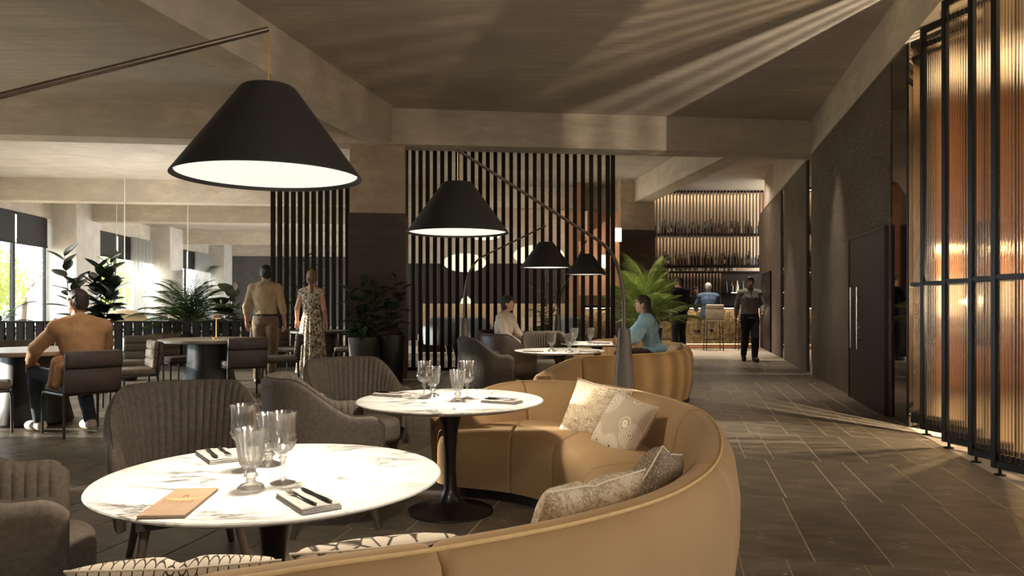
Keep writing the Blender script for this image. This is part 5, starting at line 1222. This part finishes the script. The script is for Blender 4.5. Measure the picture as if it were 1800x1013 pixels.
def person(label, loc, rz, k, J, skin, clothes, hair, hairm, head_yaw=0, head_pitch=0, vox=.0075, hands=None, group=None, face=True):
    t = thing('person', label, 'person', loc, rz, group); t.scale = (k,) * 3
    HMr = Mx.Rotation(head_yaw, 3, 'Z') @ Mx.Rotation(head_pitch, 3, 'X'); hc = V(J['head'])
    H = lambda x, y, z: hc + HMr @ V((x, y, z))
    b = torso(J) + arms(J) + legs(J) + feet(J) + [cone(lerp(J['neck'], hc, -.1), .056, H(0, -.012, -.05), .05)]
    b += [ell(H(0, -.008, .025), (.074, .094, .097), HMr), ell(H(0, .02, -.04), (.060, .068, .072), HMr), ell(H(0, .048, -.085), (.032, .034, .028), HMr), cone(H(0, .082, .018), .010, H(0, .104, -.018), .0125), ell(H(0, .092, -.022), (.018, .012, .009), HMr), ell(H(.03, .07, .03), (.026, .018, .010), HMr), ell(H(-.03, .07, .03), (.026, .018, .010), HMr), ell(H(0, .082, -.052), (.024, .012, .012), HMr)]
    for s in (-1, 1): b.append(ell(H(s * .076, -.008, -.008), (.010, .019, .031), HMr @ Mx.Rotation(s * .25, 3, 'Y')))
    for s, sg in (('L', -1), ('R', 1)):
        w_ = V(J['wr' + s]); e = V(J['el' + s]); hd = (hands or {}).get(s); d = hd[0] if hd else (w_ - e); n_ = hd[1] if hd else (-sg, 0, 0); th = hd[2] if hd else (0, 1, 0); b += hand(w_, d, n_, th)
    body = blob('body', b, 'skin_' + skin, t, vox, 3)
    if face:
        for s in (-1, 1):
            o = link('eye', prim_mesh(ell((0, 0, 0), (.0125, .0125, .0115))).me('eye'), 'eye_white', t, H(s * .031, .074, .012)); o.rotation_euler = HMr.to_euler(); link('iris', prim_mesh(ell((0, .0088, 0), (.006, .0042, .006))).me('iris'), 'iris', o)
            MB().tube([H(s * .014, .088, .030), H(s * .032, .085, .036), H(s * .05, .071, .030)], [.003, .004, .002], 6).ob('eyebrow', hairm, t)
        for z, th in ((-.048, .0045), (-.056, .0055)): MB().tube([H(-.022, .078, -.052), H(-.008, .0925, z), H(.008, .0925, z), H(.022, .078, -.052)], [.002, th, th, .002], 8).ob('lips', 'lip', t)
    blob('hair', hair(H, HMr), hairm, t, .007, 2, .005, 40, 3)
    for nm, mt, prims, dsp in clothes(J):
        if nm == 'shoes':
            for q in (prims[:3], prims[3:]): blob('shoe', q, mt, t, .009)
            continue
        blob(nm, prims, mt, t, .009, 3, dsp, 15, len(label))
    return t
def short_hair(H, r): return [ell(H(0, -.020, .042), (.082, .098, .092), r), ell(H(0, -.048, -.005), (.078, .062, .078), r), ell(H(0, .045, .098), (.055, .042, .026), r), cone(H(-.075, .01, .035), .012, H(-.075, .008, -.005), .008), cone(H(.075, .01, .035), .012, H(.075, .008, -.005), .008)]
STAND = dict(pel=(0, 0, .95), neck=(0, -.01, 1.50), head=(0, .02, 1.67), shL=(-.185, -.01, 1.445), shR=(.185, -.01, 1.445), elL=(-.25, -.03, 1.16), elR=(.25, -.03, 1.16), wrL=(-.265, .06, .92), wrR=(.265, .06, .92), hipL=(-.09, 0, .92), hipR=(.09, 0, .92), knL=(-.10, .02, .50), knR=(.10, .02, .50), anL=(-.105, -.02, .09), anR=(.105, -.02, .09), toeL=(-.13, .15, .035), toeR=(.13, .15, .035))
SIT = dict(pel=(0, -.05, .58), neck=(0, .02, 1.10), head=(0, .06, 1.275), shL=(-.19, .02, 1.05), shR=(.19, .02, 1.05), elL=(-.27, .12, .80), elR=(.27, .12, .80), wrL=(-.20, .34, .66), wrR=(.20, .34, .66), hipL=(-.09, -.02, .55), hipR=(.09, -.02, .55), knL=(-.14, .42, .55), knR=(.14, .42, .55), anL=(-.14, .40, .09), anR=(.14, .40, .09), toeL=(-.15, .58, .035), toeR=(.15, .58, .035))
def collar(J, r=.062, z=.03): n = V(J['neck']); return [MB().lathe([(r, z - .015), (r + .008, z + .03), (r - .004, z + .03), (r - .012, z - .015)], 20, tuple(n), cap=(False, False))]
def pants(J, mt, inf=.016, frac=.97): return ('trousers', mt, legs(J, inf, frac) + torso(J, .020, 1, 0, .10)[:15], .004)
# -- man in the tan blazer
J = dict(SIT, pel=(0, -.06, .575), neck=(-.01, .03, 1.105), head=(-.02, .065, 1.285), shL=(-.205, .03, 1.03), shR=(.205, .03, 1.03), elL=(-.33, .20, .84), elR=(.30, .16, .86), wrL=(-.31, .40, .70), wrR=(.16, .36, .80), hipL=(-.1, -.02, .555), hipR=(.1, -.02, .555), knL=(-.25, .46, .585), knR=(.16, .44, .57), anL=(-.22, .43, .10), anR=(.12, .10, .10), toeL=(-.25, .61, .045), toeR=(.13, .27, .045))
def cl(J):
    tail = [ell((0, -.10, .60), (.205, .13, .14)), cone((-.21, -.02, .70), .07, (-.24, .02, .50), .055), cone((.2, -.02, .68), .07, (.2, .02, .55), .06), cone((-.21, -.10, .66), .06, (-.25, -.08, .50), .04)]
    return [('blazer', 'tan_blazer', torso(J, .030, 1.06, .05, 1) + arms(J, .022, .93) + tail + [cone(lerp(J['neck'], J['head'], .0), .066, V(J['neck']) + V((0, -.01, .02)), .062)] + [ell(V(J['sh' + s]) + V((0, 0, -.01)), (.080, .08, .065)) for s in 'LR'], .004), ('shirt_collar', 'pale_shirt', collar(J, .066, .035) + [cone(V(J['neck']), .06, V(J['neck']) + V((0, .0, .03)), .055)], 0),
            pants(J, 'denim'), ('shoes', 'white_shoe', feet(J, .012), 0)]
person('person in a tan blazer and jeans, seated with back turned, hand on knee', (-4.23, 7.30, .012), face((-.78, .62)), 1.0, J, 'tan', cl, short_hair, 'brown_hair', .35, .0, .0065, {'L': ((.2, .7, -.55), (0, -.3, -1), (1, .2, 0))})
# -- standing man
J = dict(STAND, elL=(-.265, -.05, 1.17), elR=(.265, -.05, 1.17), wrL=(-.285, .03, .93), wrR=(.275, .04, .93), anL=(-.11, -.02, .09), anR=(.10, -.1, .09), toeR=(.13, .07, .035))
def cl(J):
    return [('shirt', 'tan_shirt', torso(J, .016, 1.02, .12, 1) + arms(J, .010, .66) + [cone(V(J['neck']) + V((0, 0, -.02)), .062, V(J['neck']) + V((0, 0, .045)), .056)] + [cone(lerp(J['el' + s], J['wr' + s], .24), .050, lerp(J['el' + s], J['wr' + s], .36), .047) for s in 'LR'], .008),
            pants(J, 'khaki', .02), ('belt', 'black_cloth', [MB().lathe([(.180, 1.02), (.181, 1.055), (.160, 1.055), (.158, 1.02)], 32, sy=.76, cap=(False, False))], 0), ('shoes', 'dark_shoe', feet(J, .01), 0)]
person('person standing in a tan shirt and brown trousers, back to the viewer', (-3.92, 11.8, .012), .05, 1.05, J, 'tan', cl, short_hair, 'black_hair', .45, 0)
# -- woman in the floral dress
J = dict(STAND, w=.84, neck=(0, -.01, 1.49), shL=(-.155, -.01, 1.43), shR=(.155, -.01, 1.43), elL=(-.235, -.02, 1.17), elR=(.21, -.03, 1.16), wrL=(-.285, .12, .97), wrR=(.22, .05, .93))
def cl(J):
    def pl(a, i, r, z): return 1 + (.018 + .05 * (1.1 - z)) * sin(a * 17 + .6 * sin(a * 3)) * (1 if z < 1.08 else .3)
    sk = MB().lathe([(.138, 1.10), (.142, 1.09), (.158, 1.02), (.178, .92), (.20, .75), (.218, .5), (.238, .28), (.25, .13), (.238, .13), (.2, .5), (.16, .9), (.105, 1.09)], 120, mod=pl, sy=.85, cap=(False, False))
    return [('dress_bodice', 'floral_dress', torso(J, .012, 1, .30, .93), .003), ('dress_waist', 'floral_dress', [MB().lathe([(.143, 1.06), (.142, 1.14), (.12, 1.14), (.12, 1.06)], 40, sy=.80, cap=(False, False))], 0), ('dress_skirt', 'floral_dress', sk, 0), ('shoes', 'dark_shoe', feet(J, .008), 0)]
def hair_w(H, r): return [ell(H(0, -.02, .04), (.082, .098, .095), r), ell(H(0, -.055, -.015), (.080, .065, .085), r), cone(H(-.03, -.09, -.05), .045, H(0, -.105, -.10), .030), cone(H(0, -.105, -.10), .028, H(.012, -.115, -.20), .032), cone(H(.012, -.115, -.20), .032, H(.02, -.10, -.36), .012)]
person('person in a long sleeveless floral dress with a blonde ponytail, seen from behind', (-3.33, 12.35, .012), -.05, 1.02, J, 'light', cl, hair_w, 'blonde_hair', .1, 0, .0075, {'L': ((-.1, .5, -.6), (0, -.2, -1), (1, .3, 0))})
# -- person in the pale shirt
J = dict(SIT)
def cl(J): return [('shirt', 'pale_shirt', torso(J, .024, 1.0, .0, 1) + arms(J, .02, .92) + [cone(V(J['neck']) + V((0, 0, -.02)), .060, V(J['neck']) + V((0, 0, .035)), .058)], .005), ('collar_points', 'pale_shirt', [cone(V(J['neck']) + V((s * .05, .03, .03)), .014, V(J['neck']) + V((s * .05, .10, -.05)), .010) for s in (-1, 1)], 0), pants(J, 'black_cloth'), ('shoes', 'dark_shoe', feet(J, .01), 0)]
def hair_bob(H, r): return [ell(H(0, -.020, .045), (.084, .10, .092), r), ell(H(0, -.05, -.02), (.083, .062, .085), r), ell(H(-.05, .055, .085), (.05, .04, .03), r), ell(H(.04, .05, .088), (.045, .04, .028), r), cone(H(-.078, -.01, .04), .014, H(-.076, -.02, .0), .010), cone(H(.078, -.01, .04), .014, H(.076, -.02, .0), .010)]
pz = face((.93, -.36)); person('person in a pale shirt with short dark hair, seated and looking to the right', (-.12, 11.55, .02), pz, .99, J, 'light', cl, hair_bob, 'black_hair', .18, .10, .0065)
# -- woman in blue
J = dict(SIT, w=.86, neck=(0, .06, 1.09), head=(0, .115, 1.26), shL=(-.16, .05, 1.035), shR=(.16, .05, 1.035), elL=(-.22, .24, .80), elR=(.20, .26, .80), wrL=(-.08, .42, .74), wrR=(.06, .44, .76))
def cl(J): return [('blouse', 'blue_blouse', torso(J, .034, .96, .02, 1) + arms(J, .036, .84) + [ell((0, -.07, .62), (.19, .17, .11))], .012), ('trousers', 'dark_skirt', legs(J, .02, .95) + [ell((0, -.04, .55), (.19, .15, .10))], .006), ('shoes', 'dark_shoe', feet(J, .01), 0)]
def hair_l(H, r): return [ell(H(0, -.022, .042), (.083, .10, .095), r), ell(H(0, -.058, -.02), (.085, .062, .10), r), cone(H(-.05, -.05, -.02), .045, H(-.07, -.12, -.20), .05), cone(H(.05, -.05, -.02), .045, H(.07, -.12, -.20), .05), cone(H(-.07, -.12, -.20), .05, H(-.06, -.225, -.44), .03), cone(H(.07, -.12, -.20), .05, H(.05, -.235, -.48), .032), cone(H(0, -.09, -.12), .06, H(0, -.17, -.26), .055), cone(H(0, -.17, -.26), .055, H(0, -.245, -.54), .026)]
person('person in a light blue blouse with long dark hair, seated on the far sofa', (1.93, 10.35, .012), face((-.98, .10)), 1.0, J, 'light', cl, hair_l, 'brown_hair', 0, .0, .0065)
# -- man in black suit
J = dict(STAND, elL=(-.25, .05, 1.17), wrL=(-.12, .22, 1.10), elR=(.25, .0, 1.16), wrR=(.22, .12, .95))
def cl(J): return [('suit_jacket', 'black_suit', torso(J, .032, 1.04, -.06, 1) + arms(J, .022, .95) + [ell((0, -.01, .86), (.20, .145, .12))] + [cone(V(J['neck']) + V((0, 0, -.02)), .062, V(J['neck']) + V((0, 0, .02)), .060)], .005), ('shirt_collar', 'pale_shirt', collar(J, .062, .03), 0), pants(J, 'black_suit'), ('shoes', 'dark_shoe', feet(J, .01), 0)]
p = Q(1194, 17.9); person('person in a black suit standing at the bar beside the bright palm', (p.x, p.y, .0), face((-.45, .9)), 1.075, J, 'light', cl, short_hair, 'brown_hair', .55, 0, .009)
# -- grey-haired man on the stool
J = dict(SIT, knL=(-.16, .36, .60), knR=(.16, .36, .60), hipL=(-.09, -.02, .60), hipR=(.09, -.02, .60), anL=(-.22, .22, .20), anR=(.12, .30, .22), toeL=(-.24, .38, .16), toeR=(.13, .46, .19), elL=(-.30, .08, .80), wrL=(-.26, .26, .70), wrR=(.14, .36, .84))
def cl(J): return [('denim_shirt', 'denim_shirt', torso(J, .03, 1.05, .0, 1) + arms(J, .022, .9) + [cone(V(J['neck']) + V((0, 0, -.02)), .06, V(J['neck']) + V((0, 0, .03)), .056)], .004), pants(J, 'pale_trousers'), ('shoes', 'dark_shoe', feet(J, .01), 0)]
p = Q(1246, 20.25); person('person with grey hair in a denim shirt perched on a bar stool', (p.x, p.y + .05, .345), -.1, 1.08, J, 'tan', cl, short_hair, 'grey_hair', .15, 0, .009)
# -- bartender
J = dict(STAND)
def cl(J): return [('work_shirt', 'black_cloth', torso(J, .026, 1.0, .0, 1) + arms(J, .02, .9) + [cone(V(J['neck']) + V((0, 0, -.02)), .06, V(J['neck']) + V((0, 0, .03)), .056)], .005), ('apron', 'brown_leather', [ell((0, .10, 1.0), (.15, .06, .24))], 0), pants(J, 'black_cloth'), ('shoes', 'dark_shoe', feet(J, .01), 0)]
p = Q(1222, 22.35); person('person serving behind the bar counter in dark work clothes', (p.x, p.y, .0), PI, 1.0, J, 'brown', cl, short_hair, 'black_hair', 0, -.1, .009)
# -- walking man
J = dict(STAND, pel=(0, 0, .94), hipL=(-.09, 0, .91), hipR=(.09, 0, .91), knL=(-.09, .12, .50), anL=(-.08, .10, .10), toeL=(-.09, .27, .05), knR=(.09, -.02, .50), anR=(.08, -.24, .13), toeR=(.10, -.09, .04), elL=(-.27, .02, 1.17), wrL=(-.21, .20, .99), elR=(.25, -.10, 1.17), wrR=(.28, -.04, .92))
def cl(J): return [('sweater', 'grey_sweater', [ell((0, 0, .94), (.182, .138, .075))] + torso(J, .02, 1.03, .02, 1) + arms(J, .014, .84) + [cone(V(J['neck']) + V((0, 0, -.02)), .062, V(J['neck']) + V((0, 0, .015)), .060)], .007), ('shirt_collar', 'black_cloth', collar(J, .062, .02), 0), pants(J, 'black_cloth', .02), ('shoes', 'dark_shoe', feet(J, .012), 0)]
p = P(1318, 636); person('person in a grey sweater and black trousers walking towards the viewer', (p.x, p.y, .006), PI - .1, 1.045, J, 'brown', cl, short_hair, 'black_hair', 0, -.06, .0075)
